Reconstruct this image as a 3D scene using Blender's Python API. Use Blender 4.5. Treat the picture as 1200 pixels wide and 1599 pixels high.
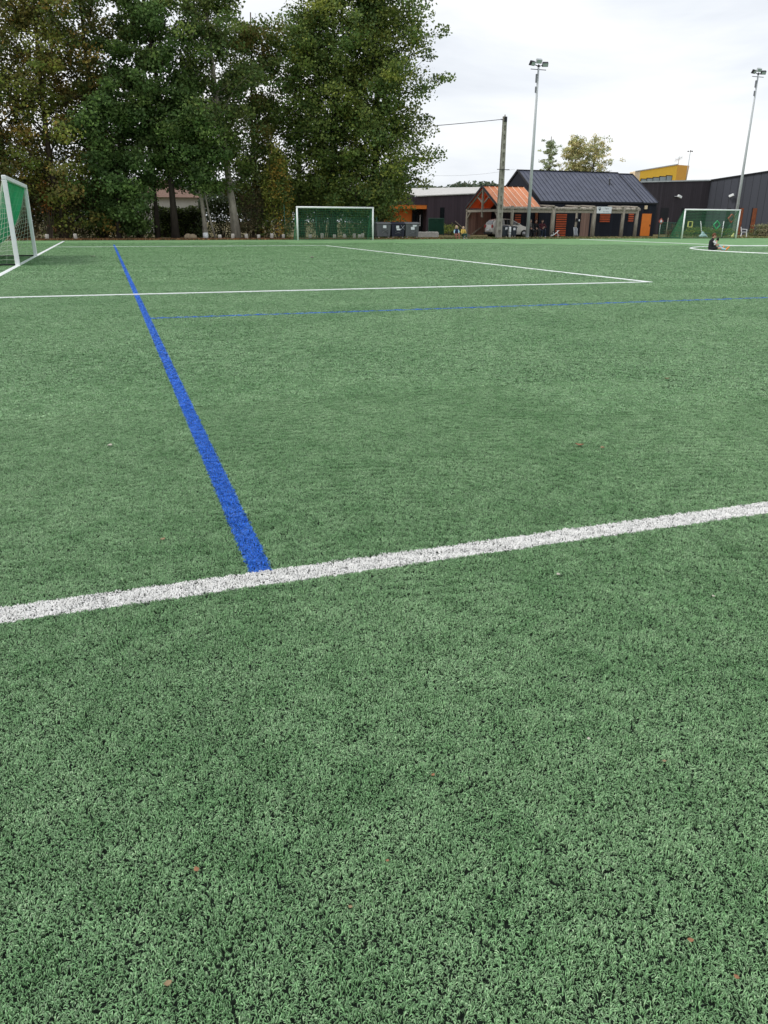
import bpy, math, random
import numpy as np
from mathutils import Vector, Matrix

# ------------------------------------------------------------------ camera, sky, sun, exposure
for o in list(bpy.data.objects): bpy.data.objects.remove(o)
sc = bpy.context.scene
COL = sc.collection
R = math.radians
FPX, TH, ROLL, CAMH, YAW = 1187.18, 20.913, 0.246, 1.138, -19.139
cd = bpy.data.cameras.new('camera'); cam = bpy.data.objects.new('camera', cd); COL.objects.link(cam)
cd.sensor_fit = 'HORIZONTAL'; cd.sensor_width = 36; cd.lens = FPX / 1200 * 36
cd.clip_start = 0.05; cd.clip_end = 3000
cam.matrix_world = Matrix.Translation((0, 0, CAMH)) @ Matrix.Rotation(R(90 - TH), 4, 'X') @ Matrix.Rotation(R(ROLL), 4, 'Z')
sc.camera = cam
SUN_EL, SUN_AZ = 50, 250          # azimuth clockwise from +Y
w = bpy.data.worlds.new('World'); sc.world = w; w.use_nodes = True
nt = w.node_tree; nt.nodes.clear()
def wn(t, **k):
    n = nt.nodes.new(t)
    for a, b in k.items(): setattr(n, a, b)
    return n
out = wn('ShaderNodeOutputWorld'); bg = wn('ShaderNodeBackground'); bg.inputs[1].default_value = 0.112
sky = wn('ShaderNodeTexSky', sky_type='NISHITA', sun_disc=False, sun_elevation=R(SUN_EL), sun_rotation=R(SUN_AZ))
tc = wn('ShaderNodeTexCoord'); mp = wn('ShaderNodeMapping'); mp.inputs['Scale'].default_value = (1.1, 1.6, 5.0)
mp.inputs['Location'].default_value = (3.3, 0.2, 0.9)
n1 = wn('ShaderNodeTexNoise'); n1.inputs['Scale'].default_value = 1.7; n1.inputs['Detail'].default_value = 7; n1.inputs['Roughness'].default_value = 0.52
n1.inputs['Distortion'].default_value = 0.35
cr = wn('ShaderNodeValToRGB'); el = cr.color_ramp.elements
el[0].position = 0.36; el[0].color = (5.5, 5.8, 6.3, 1); el[1].position = 0.58; el[1].color = (7.8, 7.82, 7.85, 1)
e = el.new(0.47); e.color = (6.7, 6.95, 7.3, 1)
mx = wn('ShaderNodeMix', data_type='RGBA'); mx.inputs[0].default_value = 0.94
L = nt.links.new
L(tc.outputs['Generated'], mp.inputs[0]); L(mp.outputs[0], n1.inputs['Vector']); L(n1.outputs[0], cr.inputs[0])
L(sky.outputs[0], mx.inputs[6]); L(cr.outputs[0], mx.inputs[7]); L(mx.outputs[2], bg.inputs[0]); L(bg.outputs[0], out.inputs[0])
sd = bpy.data.lights.new('sun', 'SUN'); sd.energy = 1.5; sd.angle = R(14); sd.color = (1, .96, .9)
so = bpy.data.objects.new('sun', sd); COL.objects.link(so)
_d = Vector((math.sin(R(SUN_AZ)) * math.cos(R(SUN_EL)), math.cos(R(SUN_AZ)) * math.cos(R(SUN_EL)), math.sin(R(SUN_EL))))
so.rotation_euler = _d.to_track_quat('Z', 'Y').to_euler(); so.location = _d * 60
sc.view_settings.view_transform = 'Standard'; sc.view_settings.look = 'None'
sc.view_settings.exposure = 0.34; sc.view_settings.gamma = 1.0
sc.render.engine = 'CYCLES'

# ------------------------------------------------------------------ coordinates
# field frame: s runs along the near touchline, t across the pitch; the left goal line is s = 0
CS, CT = 2.273, -2.337
E1 = np.array([math.cos(R(YAW)), -math.sin(R(YAW))]); E2 = np.array([math.sin(R(YAW)), math.cos(R(YAW))])
ROT = -R(YAW)
def F(s, t, z=0.0):
    v = (s - CS) * E1 + (t - CT) * E2
    return Vector((v[0], v[1], z))
def _ray(x, y):
    th, r = R(TH), R(ROLL); u = x - 600; v = y - 799.5
    u2 = u * math.cos(r) - v * math.sin(r); v2 = u * math.sin(r) + v * math.cos(r)
    return np.array([u2, FPX * math.cos(th) - v2 * math.sin(th), -FPX * math.sin(th) - v2 * math.cos(th)])
def PT(x, y, t):                    # where the sight line of a photo point meets the upright plane t -> (s, z)
    d = _ray(x, y); k = (t - CT) / (d[:2] @ E2)
    return float(d[:2] @ E1 * k + CS), float(d[2] * k + CAMH)
def GR(x, y):                       # and where it meets the ground
    d = _ray(x, y); k = CAMH / -d[2]
    return Vector((d[0] * k, d[1] * k, 0))

# ------------------------------------------------------------------ materials
def new_mat(name):
    m = bpy.data.materials.new(name); m.use_nodes = True; t = m.node_tree; t.nodes.clear()
    o = t.nodes.new('ShaderNodeOutputMaterial'); b = t.nodes.new('ShaderNodeBsdfPrincipled'); t.links.new(b.outputs[0], o.inputs[0])
    return m, t, b, o
def lin(c):
    return tuple(((v / 255 / 12.92) if v / 255 <= .04045 else ((v / 255 + .055) / 1.055) ** 2.4) for v in c)
def mat(name, col, rough=.6, var=.12, scale=6, metal=0, bump=0, stretch=(1, 1, 1), srgb=False, spec=.4, detail=4):
    if srgb: col = lin(col)
    m, t, b, o = new_mat(name)
    tcn = t.nodes.new('ShaderNodeTexCoord'); mpn = t.nodes.new('ShaderNodeMapping'); mpn.inputs['Scale'].default_value = stretch
    no = t.nodes.new('ShaderNodeTexNoise'); no.inputs['Scale'].default_value = scale; no.inputs['Detail'].default_value = detail; no.inputs['Roughness'].default_value = .62
    ra = t.nodes.new('ShaderNodeValToRGB'); e = ra.color_ramp.elements
    e[0].position = .3; e[1].position = .7
    e[0].color = tuple(max(0, c * (1 - var)) for c in col) + (1,); e[1].color = tuple(min(1, c * (1 + var)) for c in col) + (1,)
    K = t.links.new
    K(tcn.outputs['Object'], mpn.inputs[0]); K(mpn.outputs[0], no.inputs['Vector']); K(no.outputs[0], ra.inputs[0]); K(ra.outputs[0], b.inputs['Base Color'])
    b.inputs['Roughness'].default_value = rough; b.inputs['Metallic'].default_value = metal; b.inputs['Specular IOR Level'].default_value = spec
    if bump:
        bn = t.nodes.new('ShaderNodeBump'); bn.inputs['Strength'].default_value = bump; bn.inputs['Distance'].default_value = .02
        K(no.outputs[0], bn.inputs['Height']); K(bn.outputs[0], b.inputs['Normal'])
    return m
def board_mat(name, col, width=.2, axis=0, gap=.35, var=.25, rough=.8):
    """vertical boards / cladding: width along a local axis, each board its own tone, a dark joint between"""
    m, t, b, o = new_mat(name); K = t.links.new
    def N(ty, **k):
        n = t.nodes.new(ty)
        for a, c in k.items(): setattr(n, a, c)
        return n
    tcn = N('ShaderNodeTexCoord'); sp = N('ShaderNodeSeparateXYZ'); K(tcn.outputs['Object'], sp.inputs[0])
    dv = N('ShaderNodeMath', operation='DIVIDE'); dv.inputs[1].default_value = width; K(sp.outputs[axis], dv.inputs[0])
    fl = N('ShaderNodeMath', operation='FLOOR'); K(dv.outputs[0], fl.inputs[0])
    fr = N('ShaderNodeMath', operation='FRACT'); K(dv.outputs[0], fr.inputs[0])
    wnz = N('ShaderNodeTexWhiteNoise', noise_dimensions='1D'); K(fl.outputs[0], wnz.inputs['W'])
    no = N('ShaderNodeTexNoise'); no.inputs['Scale'].default_value = 3; no.inputs['Detail'].default_value = 6
    mpn = N('ShaderNodeMapping'); mpn.inputs['Scale'].default_value = (3, 3, .5); K(tcn.outputs['Object'], mpn.inputs[0]); K(mpn.outputs[0], no.inputs['Vector'])
    ad = N('ShaderNodeMath', operation='ADD'); K(wnz.outputs[0], ad.inputs[0]); K(no.outputs[0], ad.inputs[1])
    mr = N('ShaderNodeMapRange'); mr.inputs[1].default_value = .2; mr.inputs[2].default_value = 1.8; mr.inputs[3].default_value = 1 - var; mr.inputs[4].default_value = 1 + var; K(ad.outputs[0], mr.inputs[0])
    lt = N('ShaderNodeMath', operation='LESS_THAN'); lt.inputs[1].default_value = .07; K(fr.outputs[0], lt.inputs[0])
    m2 = N('ShaderNodeMath', operation='MULTIPLY'); m2.inputs[1].default_value = -gap; K(lt.outputs[0], m2.inputs[0])
    a2 = N('ShaderNodeMath', operation='ADD'); a2.inputs[1].default_value = 1; K(m2.outputs[0], a2.inputs[0])
    m3 = N('ShaderNodeMath', operation='MULTIPLY'); K(mr.outputs[0], m3.inputs[0]); K(a2.outputs[0], m3.inputs[1])
    vm = N('ShaderNodeVectorMath', operation='SCALE'); vm.inputs[0].default_value = col; K(m3.outputs[0], vm.inputs['Scale']); K(vm.outputs[0], b.inputs['Base Color'])
    bn = N('ShaderNodeBump'); bn.inputs['Strength'].default_value = .6; bn.inputs['Distance'].default_value = .02; K(a2.outputs[0], bn.inputs['Height']); K(bn.outputs[0], b.inputs['Normal'])
    b.inputs['Roughness'].default_value = rough; b.inputs['Specular IOR Level'].default_value = .25
    return m
def leaf_mat(name, trans=.3, rough=.6):
    m, t, b, o = new_mat(name); K = t.links.new
    at = t.nodes.new('ShaderNodeAttribute'); at.attribute_name = 'Col'
    K(at.outputs['Color'], b.inputs['Base Color']); b.inputs['Roughness'].default_value = rough; b.inputs['Specular IOR Level'].default_value = .2
    tr = t.nodes.new('ShaderNodeBsdfTranslucent'); K(at.outputs['Color'], tr.inputs[0])
    mi = t.nodes.new('ShaderNodeMixShader'); mi.inputs[0].default_value = trans
    K(b.outputs[0], mi.inputs[1]); K(tr.outputs[0], mi.inputs[2]); K(mi.outputs[0], o.inputs[0])
    return m
M = dict(
    cordgreen=mat('light_green_cord', (.16, .58, .32), .7, .1, 3),
    stub=mat('limewashed_concrete', (.60, .56, .50), .9, .2, 6),
    white=mat('white_painted_metal', (.82, .85, .86), .4, .06, 3),
    galv=mat('galvanised_steel', (.46, .49, .51), .5, .12, 4, metal=.0, stretch=(1, 1, .3)),
    concrete=mat('weathered_concrete', (.33, .31, .27), .9, .3, 3, bump=.3),
    paleconc=mat('pale_concrete', (.42, .40, .36), .9, .2, 5, bump=.3),
    timber=mat('weathered_grey_timber', (.29, .26, .215), .9, .35, 5, bump=.4, stretch=(3, 3, .6)),
    log=mat('weathered_log', (.30, .27, .23), .9, .55, 6, bump=.5),
    orange_roof=mat('orange_metal_sheet', (.82, .34, .16), .45, .1, 1.5),
    orange_under=mat('orange_underside', (.95, .30, .05), .6, .1, 2),
    seam=mat('pale_roof_seam', (.86, .58, .44), .5, .05, 3),
    navy_roof=mat('dark_blue_grey_zinc', (.075, .084, .120), .42, .18, 1.2, metal=.2),
    navy_wall=board_mat('dark_navy_cladding', (.014, .017, .027), .25, 0, .5, .3),
    dark=mat('near_black_trim', (.010, .011, .015), .6, .2, 4),
    orange=mat('orange_paint', (.74, .20, .02), .5, .07, 3),
    shutter=mat('orange_red_slats', (.50, .085, .025), .5, .2, 3),
    rust=mat('rust_orange_panel', (.16, .045, .015), .7, .3, 3),
    brownboard=board_mat('brown_boards', (.30, .19, .155), .22, 0, .6, .35),
    clad_left=board_mat('purple_brown_cladding', (.066, .050, .062), .3, 0, .45, .22),
    clad_right=board_mat('charcoal_plum_cladding', (.050, .043, .052), .28, 0, .4, .25),
    clad_grey=board_mat('charcoal_grey_standing_seam', (.062, .066, .082), .75, 0, .5, .12, .5),
    greyroof=mat('pale_grey_sheet_roof', (.50, .49, .47), .6, .1, 2),
    yellow=mat('amber_yellow_render', (.95, .57, .06), .7, .05, 2),
    cream=mat('cream_render', (.78, .62, .42), .8, .05, 2),
    glass=mat('window_glass', (.22, .27, .28), .08, .3, .6, spec=.8),
    darkglass=mat('dark_glass', (.012, .016, .018), .1, .3, 1, spec=.7),
    housewall=mat('off_white_render', (.50, .49, .45), .9, .08, 2),
    tile=mat('clay_roof_tiles', (.17, .105, .08), .9, .35, 9, bump=.6),
    net=mat('green_net_cord', (.05, .20, .10), .7, .2, 3),
    net_pale=mat('pale_net_cord', (.58, .66, .54), .7, .1, 3),
    greensheet=mat('bright_green_net_sheet', (.012, .46, .19), .7, .2, 3),
    greensteel=mat('green_coated_steel', (.010, .072, .045), .5, .15, 3),
    bingrey=mat('grey_bin_plastic', (.115, .12, .13), .6, .2, 4),
    binnavy=mat('navy_bin_plastic', (.018, .020, .040), .55, .2, 4),
    bindark=mat('dark_slate_bin_plastic', (.030, .040, .052), .55, .2, 4),
    rubber=mat('black_rubber', (.015, .015, .015), .8, .2, 8),
    palewheel=mat('pale_castor', (.42, .38, .32), .6, .1, 5),
    paper=mat('white_sticker', (.75, .77, .82), .7, .04, 4),
    scratch=mat('scratched_grey', (.28, .29, .30), .8, .1, 4),
    ink=mat('dark_ink', (.05, .08, .12), .8, .1, 4),
    carpaint=mat('warm_silver_car_paint', (.50, .48, .44), .3, .04, 2, metal=.15),
    chrome=mat('wheel_alloy', (.30, .30, .31), .35, .1, 5, metal=.6),
    redlens=mat('red_lens', (.35, .02, .02), .2, .1, 5),
    stone=mat('beige_stone', (.30, .24, .16), .95, .3, 5, bump=.6),
    bark_pale=mat('pale_grey_bark', (.30, .27, .225), .95, .4, 4, bump=.7, stretch=(2, 2, .5)),
    bark_dark=mat('dark_bark', (.045, .036, .028), .95, .4, 4, bump=.7, stretch=(2, 2, .5)),
    bark_brown=mat('brown_bark', (.09, .07, .052), .95, .4, 4, bump=.7, stretch=(2, 2, .5)),
    leaf=leaf_mat('leaves'), litter=leaf_mat('dry_leaves', .1, .8),
    skin=mat('skin', (.62, .36, .26), .55, .05, 8), skin2=mat('pale_skin', (.58, .38, .30), .55, .05, 8),
    hair_brown=mat('reddish_brown_hair', (.12, .045, .022), .8, .3, 30), hair_grey=mat('grey_hair', (.22, .20, .18), .8, .2, 30),
    hair_dark=mat('dark_hair', (.03, .022, .018), .8, .2, 30), hair_blond=mat('blond_hair', (.55, .38, .26), .8, .2, 30),
    black_cloth=mat('black_cloth', (.012, .013, .016), .9, .2, 10), white_cloth=mat('white_cloth', (.66, .62, .66), .9, .05, 10),
    blue_sock=mat('pale_blue_socks', (.42, .66, .78), .9, .08, 10), orange_boot=mat('orange_boots', (.80, .25, .03), .5, .1, 8),
    maroon=mat('maroon_cloth', (.085, .022, .030), .9, .2, 10), jeans=mat('dark_blue_denim', (.022, .035, .065), .9, .2, 10),
    charcoal=mat('charcoal_cloth', (.035, .035, .033), .9, .3, 10), scarf=mat('pale_grey_scarf', (.30, .28, .26), .9, .2, 12),
    navy_cloth=mat('navy_cloth', (.010, .018, .075), .9, .2, 10), yellow_cloth=mat('yellow_cloth', (.68, .46, .11), .9, .1, 10),
    pink_cloth=mat('dusty_pink_cloth', (.38, .16, .12), .9, .1, 10), dkgreen_cloth=mat('dark_green_cloth', (.02, .07, .06), .9, .1, 10),
    steelgrey=mat('grey_tube', (.20, .21, .23), .5, .1, 5, metal=.3),
    yellowfrm=mat('yellow_target_frame', (.62, .62, .22), .6, .08, 5), greenfrm=mat('green_target_frame', (.06, .42, .18), .6, .08, 5),
    redfrm=mat('red_target_frame', (.45, .10, .07), .6, .08, 5), paleblue=mat('pale_blue_bag', (.42, .60, .62), .7, .1, 8),
    lampglass=mat('floodlight_glass', (.42, .47, .50), .15, .1, 5, spec=.8),
)

# ------------------------------------------------------------------ mesh helpers
class MB:
    def __init__(s): s.v = []; s.f = []
    def add(s, vs, fs):
        b = len(s.v); s.v += [tuple(q) for q in vs]; s.f += [tuple(i + b for i in q) for q in fs]; return s
    def box(s, x0, x1, y0, y1, z0, z1):
        return s.add([(x, y, z) for z in (z0, z1) for x, y in ((x0, y0), (x1, y0), (x1, y1), (x0, y1))],
                     [(3, 2, 1, 0), (4, 5, 6, 7), (0, 1, 5, 4), (1, 2, 6, 5), (2, 3, 7, 6), (3, 0, 4, 7)])
    def beam(s, a, b, w, h, up=(0, 0, 1)):
        a = Vector(a); b = Vector(b); d = (b - a).normalized(); u = Vector(up)
        if abs(d.dot(u)) > .98: u = Vector((0, 1, 0))
        x = d.cross(u).normalized(); y = x.cross(d).normalized()
        vs = [p + x * i * w / 2 + y * j * h / 2 for p in (a, b) for i, j in ((-1, -1), (1, -1), (1, 1), (-1, 1))]
        return s.add(vs, [(3, 2, 1, 0), (4, 5, 6, 7), (0, 1, 5, 4), (1, 2, 6, 5), (2, 3, 7, 6), (3, 0, 4, 7)])
    def tube(s, pts, rs, n=8, cap=True):
        pts = [Vector(p) for p in pts]
        if not hasattr(rs, '__len__'): rs = [rs] * len(pts)
        vs = []; fs = []; prev = None
        for i, p in enumerate(pts):
            d = (pts[min(i + 1, len(pts) - 1)] - pts[max(i - 1, 0)]).normalized()
            if prev is None:
                u = Vector((0, 0, 1)) if abs(d.z) < .9 else Vector((1, 0, 0)); x = d.cross(u).normalized()
            else: x = (prev - d * prev.dot(d)).normalized()
            prev = x; y = d.cross(x)
            for k in range(n):
                a = 2 * math.pi * k / n; vs.append(p + (x * math.cos(a) + y * math.sin(a)) * rs[i])
        for i in range(len(pts) - 1):
            for k in range(n):
                a = i * n + k; b = i * n + (k + 1) % n; fs.append((a, b, b + n, a + n))
        if cap: fs.append(tuple(range(n - 1, -1, -1))); fs.append(tuple((len(pts) - 1) * n + k for k in range(n)))
        return s.add(vs, fs)
    def prism(s, poly, axis, a, b):
        """closed outline extruded along an axis (0, 1 or 2); the outline gives the two other coordinates"""
        n = len(poly); vs = []
        for q in (a, b):
            for p in poly: c = list(p); c.insert(axis, q); vs.append(c)
        fs = [tuple(range(n - 1, -1, -1)), tuple(range(n, 2 * n))] + [(i, (i + 1) % n, (i + 1) % n + n, i + n) for i in range(n)]
        return s.add(vs, fs)
    def ball(s, c, r, n=10, m=7):
        if not hasattr(r, '__len__'): r = (r, r, r)
        vs = [(c[0], c[1], c[2] - r[2])]
        for j in range(1, m):
            ph = -math.pi / 2 + math.pi * j / m
            for k in range(n):
                a = 2 * math.pi * k / n; vs.append((c[0] + r[0] * math.cos(ph) * math.cos(a), c[1] + r[1] * math.cos(ph) * math.sin(a), c[2] + r[2] * math.sin(ph)))
        vs.append((c[0], c[1], c[2] + r[2])); fs = []
        for k in range(n): fs.append((0, 1 + (k + 1) % n, 1 + k))
        for j in range(m - 2):
            for k in range(n):
                a = 1 + j * n + k; b = 1 + j * n + (k + 1) % n; fs.append((a, b, b + n, a + n))
        top = len(vs) - 1; b = 1 + (m - 2) * n
        for k in range(n): fs.append((b + k, b + (k + 1) % n, top))
        return s.add(vs, fs)
    def build(s, name, m, parent=None, smooth=False, bevel=0, mats=None):
        me = bpy.data.meshes.new(name); me.from_pydata(s.v, [], s.f); me.update()
        import bmesh
        bm = bmesh.new(); bm.from_mesh(me); bmesh.ops.recalc_face_normals(bm, faces=bm.faces); bm.to_mesh(me); bm.free()
        me.materials.append(m)
        if smooth: me.polygons.foreach_set('use_smooth', [True] * len(me.polygons))
        o = bpy.data.objects.new(name, me); COL.objects.link(o)
        if parent: o.parent = parent
        if bevel:
            b = o.modifiers.new('bevel', 'BEVEL'); b.width = bevel; b.segments = 2; b.limit_method = 'ANGLE'
        return o
def tag(o, label=None, cat=None, group=None, kind=None):
    if label: o['label'] = label
    if cat: o['category'] = cat
    if group: o['group'] = group
    if kind: o['kind'] = kind
    return o
def thing(name, loc, rz=0.0, label=None, cat=None, group=None):
    o = bpy.data.objects.new(name, None); COL.objects.link(o); o.location = loc; o.rotation_euler = (0, 0, rz); o.empty_display_size = .2
    return tag(o, label, cat, group)
def dup(root, loc, rz=None, label=None, group=None):
    def cp(o, par):
        c = o.copy(); COL.objects.link(c)
        if par: c.parent = par
        for ch in list(o.children): cp(ch, c)
        return c
    r = cp(root, None); r.location = loc
    if rz is not None: r.rotation_euler = (0, 0, rz)
    if label: r['label'] = label
    if group: r['group'] = group
    return r
def np_mesh(name, V, quads, m, cols=None, parent=None, smooth=False, link=True):
    me = bpy.data.meshes.new(name); V = np.asarray(V, np.float32); quads = np.asarray(quads, np.int32); k = quads.shape[1]
    me.vertices.add(len(V)); me.vertices.foreach_set('co', V.ravel())
    me.loops.add(quads.size); me.loops.foreach_set('vertex_index', quads.ravel())
    me.polygons.add(len(quads)); me.polygons.foreach_set('loop_start', np.arange(0, quads.size, k, dtype=np.int32))
    me.polygons.foreach_set('loop_total', np.full(len(quads), k, np.int32))
    if smooth: me.polygons.foreach_set('use_smooth', np.ones(len(quads), bool))
    me.update(calc_edges=True)
    if cols is not None:
        a = me.color_attributes.new('Col', 'FLOAT_COLOR', 'POINT'); c4 = np.ones((len(V), 4), np.float32); c4[:, :3] = cols; a.data.foreach_set('color', c4.ravel())
    me.materials.append(m)
    o = bpy.data.objects.new(name, me)
    if link: COL.objects.link(o)
    if parent: o.parent = parent
    return o
def leaf_arrays(P, size, cols, rng, up=.35):
    """pointed leaves at points P: random facing, per-leaf tone"""
    n = len(P); d = rng.normal(size=(n, 3)); d[:, 2] *= .6; d /= np.linalg.norm(d, axis=1)[:, None]
    q = rng.normal(size=(n, 3)); q[:, 2] *= 1 - up; x = np.cross(d, q); x /= np.linalg.norm(x, axis=1)[:, None] + 1e-9
    s = (size * rng.uniform(.65, 1.35, n))[:, None]
    nrm = np.cross(d, x)
    a = P - d * s * .5; b = P + x * s * .36 + nrm * s * .06; c = P + d * s * .5; e = P - x * s * .36 + nrm * s * .06
    V = np.stack([a, b, c, e], 1).reshape(-1, 3); Q = np.arange(4 * n).reshape(-1, 4)
    return V, Q, np.repeat(cols, 4, 0)

# ------------------------------------------------------------------ ground, pitch, turf
LINES = []  # (kind, geometry, colour) field coordinates
PEN_T0, PEN_T1, PEN_S = 11.164, 36.62, 12.644
def turf_nodes(t, near):
    K = t.links.new
    def N(ty, **k):
        n = t.nodes.new(ty)
        for a, c in k.items(): setattr(n, a, c)
        return n
    def mth(op, a, b=None):
        n = N('ShaderNodeMath', operation=op)
        for i, q in enumerate((a, b)):
            if q is None: continue
            if isinstance(q, (int, float)): n.inputs[i].default_value = q
            else: K(q, n.inputs[i])
        return n.outputs[0]
    ge = N('ShaderNodeNewGeometry'); sp = N('ShaderNodeSeparateXYZ')
    jn = N('ShaderNodeTexNoise'); jn.inputs['Scale'].default_value = 90; jn.inputs['Detail'].default_value = 1
    K(ge.outputs['Position'], jn.inputs['Vector'])
    js = N('ShaderNodeVectorMath', operation='SUBTRACT'); js.inputs[1].default_value = (.5, .5, .5); K(jn.outputs['Color'], js.inputs[0])
    jm = N('ShaderNodeVectorMath', operation='SCALE'); jm.inputs['Scale'].default_value = .035; K(js.outputs[0], jm.inputs[0])
    ja = N('ShaderNodeVectorMath', operation='ADD'); K(ge.outputs['Position'], ja.inputs[0]); K(jm.outputs[0], ja.inputs[1])
    K(ja.outputs[0], sp.inputs[0]); X, Y = sp.outputs[0], sp.outputs[1]
    s = mth('ADD', mth('ADD', mth('MULTIPLY', X, float(E1[0])), mth('MULTIPLY', Y, float(E1[1]))), CS)
    tt = mth('ADD', mth('ADD', mth('MULTIPLY', X, float(E2[0])), mth('MULTIPLY', Y, float(E2[1]))), CT)
    def band(c, a, b):
        return mth('LESS_THAN', mth('ABSOLUTE', mth('SUBTRACT', c, (a + b) / 2)), (b - a) / 2)
    def rect(s0, s1, t0, t1): return mth('MULTIPLY', band(s, s0, s1), band(tt, t0, t1))
    h = .05
    white = [rect(-6, 75, -.055, .055), rect(-.06, .06, -.05, 47.85), rect(0, PEN_S + h, PEN_T0 - h, PEN_T0 + h), rect(0, PEN_S + h, PEN_T1 - h, PEN_T1 + h),
             rect(PEN_S - h, PEN_S + h, PEN_T0, PEN_T1), rect(34.45, 34.55, 0, 47.8), rect(0, 75, 47.75, 47.83)]
    rr = mth('SQRT', mth('ADD', mth('POWER', mth('SUBTRACT', s, 34.5), 2.0), mth('POWER', mth('ABSOLUTE', mth('SUBTRACT', tt, 24.5)), 2.0)))
    white.append(band(rr, 7.42, 7.54))
    blue = [rect(2.613, 2.693, .055, 39.9), rect(2.69, 75, 7.685, 7.765)]
    def mx(l):
        r = l[0]
        for q in l[1:]: r = mth('MAXIMUM', r, q)
        return r
    return N, K, mth, ge, s, tt, mx(white), mx(blue)
def turf_mat(name, near):
    m, t, b, o = new_mat(name); N, K, mth, ge, s, tt, wm, bm_ = turf_nodes(t, near)
    def noise(scale, det=3, rough=.55):
        n = N('ShaderNodeTexNoise'); n.inputs['Scale'].default_value = scale; n.inputs['Detail'].default_value = det; n.inputs['Roughness'].default_value = rough
        K(ge.outputs['Position'], n.inputs['Vector']); return n.outputs[0]
    big = noise(.8, 4); mid = noise(6.5, 5, .65) 
    g = N('ShaderNodeValToRGB'); e = g.color_ramp.elements
    e[0].position = .38; e[1].position = .62
    e[0].color = TURF_A + (1,); e[1].color = TURF_B + (1,)
    K(mth('ADD', mth('MULTIPLY', big, .45), mth('MULTIPLY', mid, .55)), g.inputs[0])
    c1 = N('ShaderNodeMix', data_type='RGBA'); K(bm_, c1.inputs[0]); K(g.outputs[0], c1.inputs[6]); c1.inputs[7].default_value = (.028, .215, .84, 1)
    c2 = N('ShaderNodeMix', data_type='RGBA'); K(wm, c2.inputs[0]); K(c1.outputs[2], c2.inputs[6]); c2.inputs[7].default_value = (.96, .96, .94, 1)
    col = c2.outputs[2]
    if near:
        at = N('ShaderNodeAttribute'); at.attribute_name = 'Col'
        mu = N('ShaderNodeMix', data_type='RGBA', blend_type='MULTIPLY'); K(mth('SUBTRACT', 1.0, mth('MULTIPLY', wm, .9)), mu.inputs[0]); K(col, mu.inputs[6]); K(at.outputs['Color'], mu.inputs[7]); col = mu.outputs[2]
        tr = N('ShaderNodeBsdfTranslucent'); K(col, tr.inputs[0]); mi = N('ShaderNodeMixShader'); mi.inputs[0].default_value = .18
        K(b.outputs[0], mi.inputs[1]); K(tr.outputs[0], mi.inputs[2]); K(mi.outputs[0], o.inputs[0])
        b.inputs['Roughness'].default_value = .36; b.inputs['Specular IOR Level'].default_value = .5
    K(col, b.inputs['Base Color'])
    return m, t, b, N, K, mth, ge, noise, col
TURF_A = (.165, .352, .142); TURF_B = (.300, .515, .256)
m_blade = turf_mat('turf_blade', True)[0]
# the mat of the pitch: dark rubber infill close by, the closed pile of the turf where blades are too fine to model
m_pitch, t, b, N, K, mth, ge, noise, col = turf_mat('turf_mat', False)
ln = N('ShaderNodeVectorMath', operation='LENGTH'); K(ge.outputs['Position'], ln.inputs[0])
fine = noise(60, 2); fine2 = noise(14, 3)
mr = N('ShaderNodeMapRange'); mr.inputs[1].default_value = .3; mr.inputs[2].default_value = .75; mr.inputs[3].default_value = .50; mr.inputs[4].default_value = .88
K(mth('ADD', mth('MULTIPLY', fine, .5), mth('MULTIPLY', fine2, .5)), mr.inputs[0])
vs_ = N('ShaderNodeVectorMath', operation='SCALE'); K(col, vs_.inputs[0]); K(mr.outputs[0], vs_.inputs['Scale'])
fm = N('ShaderNodeMapRange'); fm.inputs[1].default_value = 14; fm.inputs[2].default_value = 42; K(ln.outputs['Value'], fm.inputs[0])
cm = N('ShaderNodeMix', data_type='RGBA'); K(fm.outputs[0], cm.inputs[0]); cm.inputs[6].default_value = (.018, .026, .020, 1); K(vs_.outputs[0], cm.inputs[7])
K(cm.outputs[2], b.inputs['Base Color']); b.inputs['Roughness'].default_value = .9; b.inputs['Specular IOR Level'].default_value = .1

# land out to the horizon
def ground_mat():
    m, t, b, o = new_mat('verge_soil'); K = t.links.new
    def N(ty): return t.nodes.new(ty)
    ge = N('ShaderNodeNewGeometry'); n = N('ShaderNodeTexNoise'); n.inputs['Scale'].default_value = 1.3; n.inputs['Detail'].default_value = 8; n.inputs['Roughness'].default_value = .7
    K(ge.outputs['Position'], n.inputs['Vector'])
    r = N('ShaderNodeValToRGB'); e = r.color_ramp.elements; e[0].position = .35; e[0].color = (.075, .075, .03, 1); e[1].position = .65; e[1].color = (.19, .14, .075, 1)
    x = e = r.color_ramp.elements.new(.5); x.color = (.12, .105, .05, 1)
    K(n.outputs[0], r.inputs[0]); K(r.outputs[0], b.inputs['Base Color']); b.inputs['Roughness'].default_value = .95; b.inputs['Specular IOR Level'].default_value = .1
    return m
g = MB().add([(-900, -900, -.02), (900, -900, -.02), (900, 1500, -.02), (-900, 1500, -.02)], [(0, 1, 2, 3)]).build('ground', ground_mat()); tag(g, kind='structure')
EDGE = 50.3
pb = MB(); cs_ = [F(-9, -12, -.006), F(95, -12, -.006), F(95, EDGE, -.006), F(-9, EDGE, -.006)]
pb.add(cs_, [(0, 1, 2, 3)]); pitch = pb.build('pitch', m_pitch); tag(pitch, kind='structure')

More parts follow.
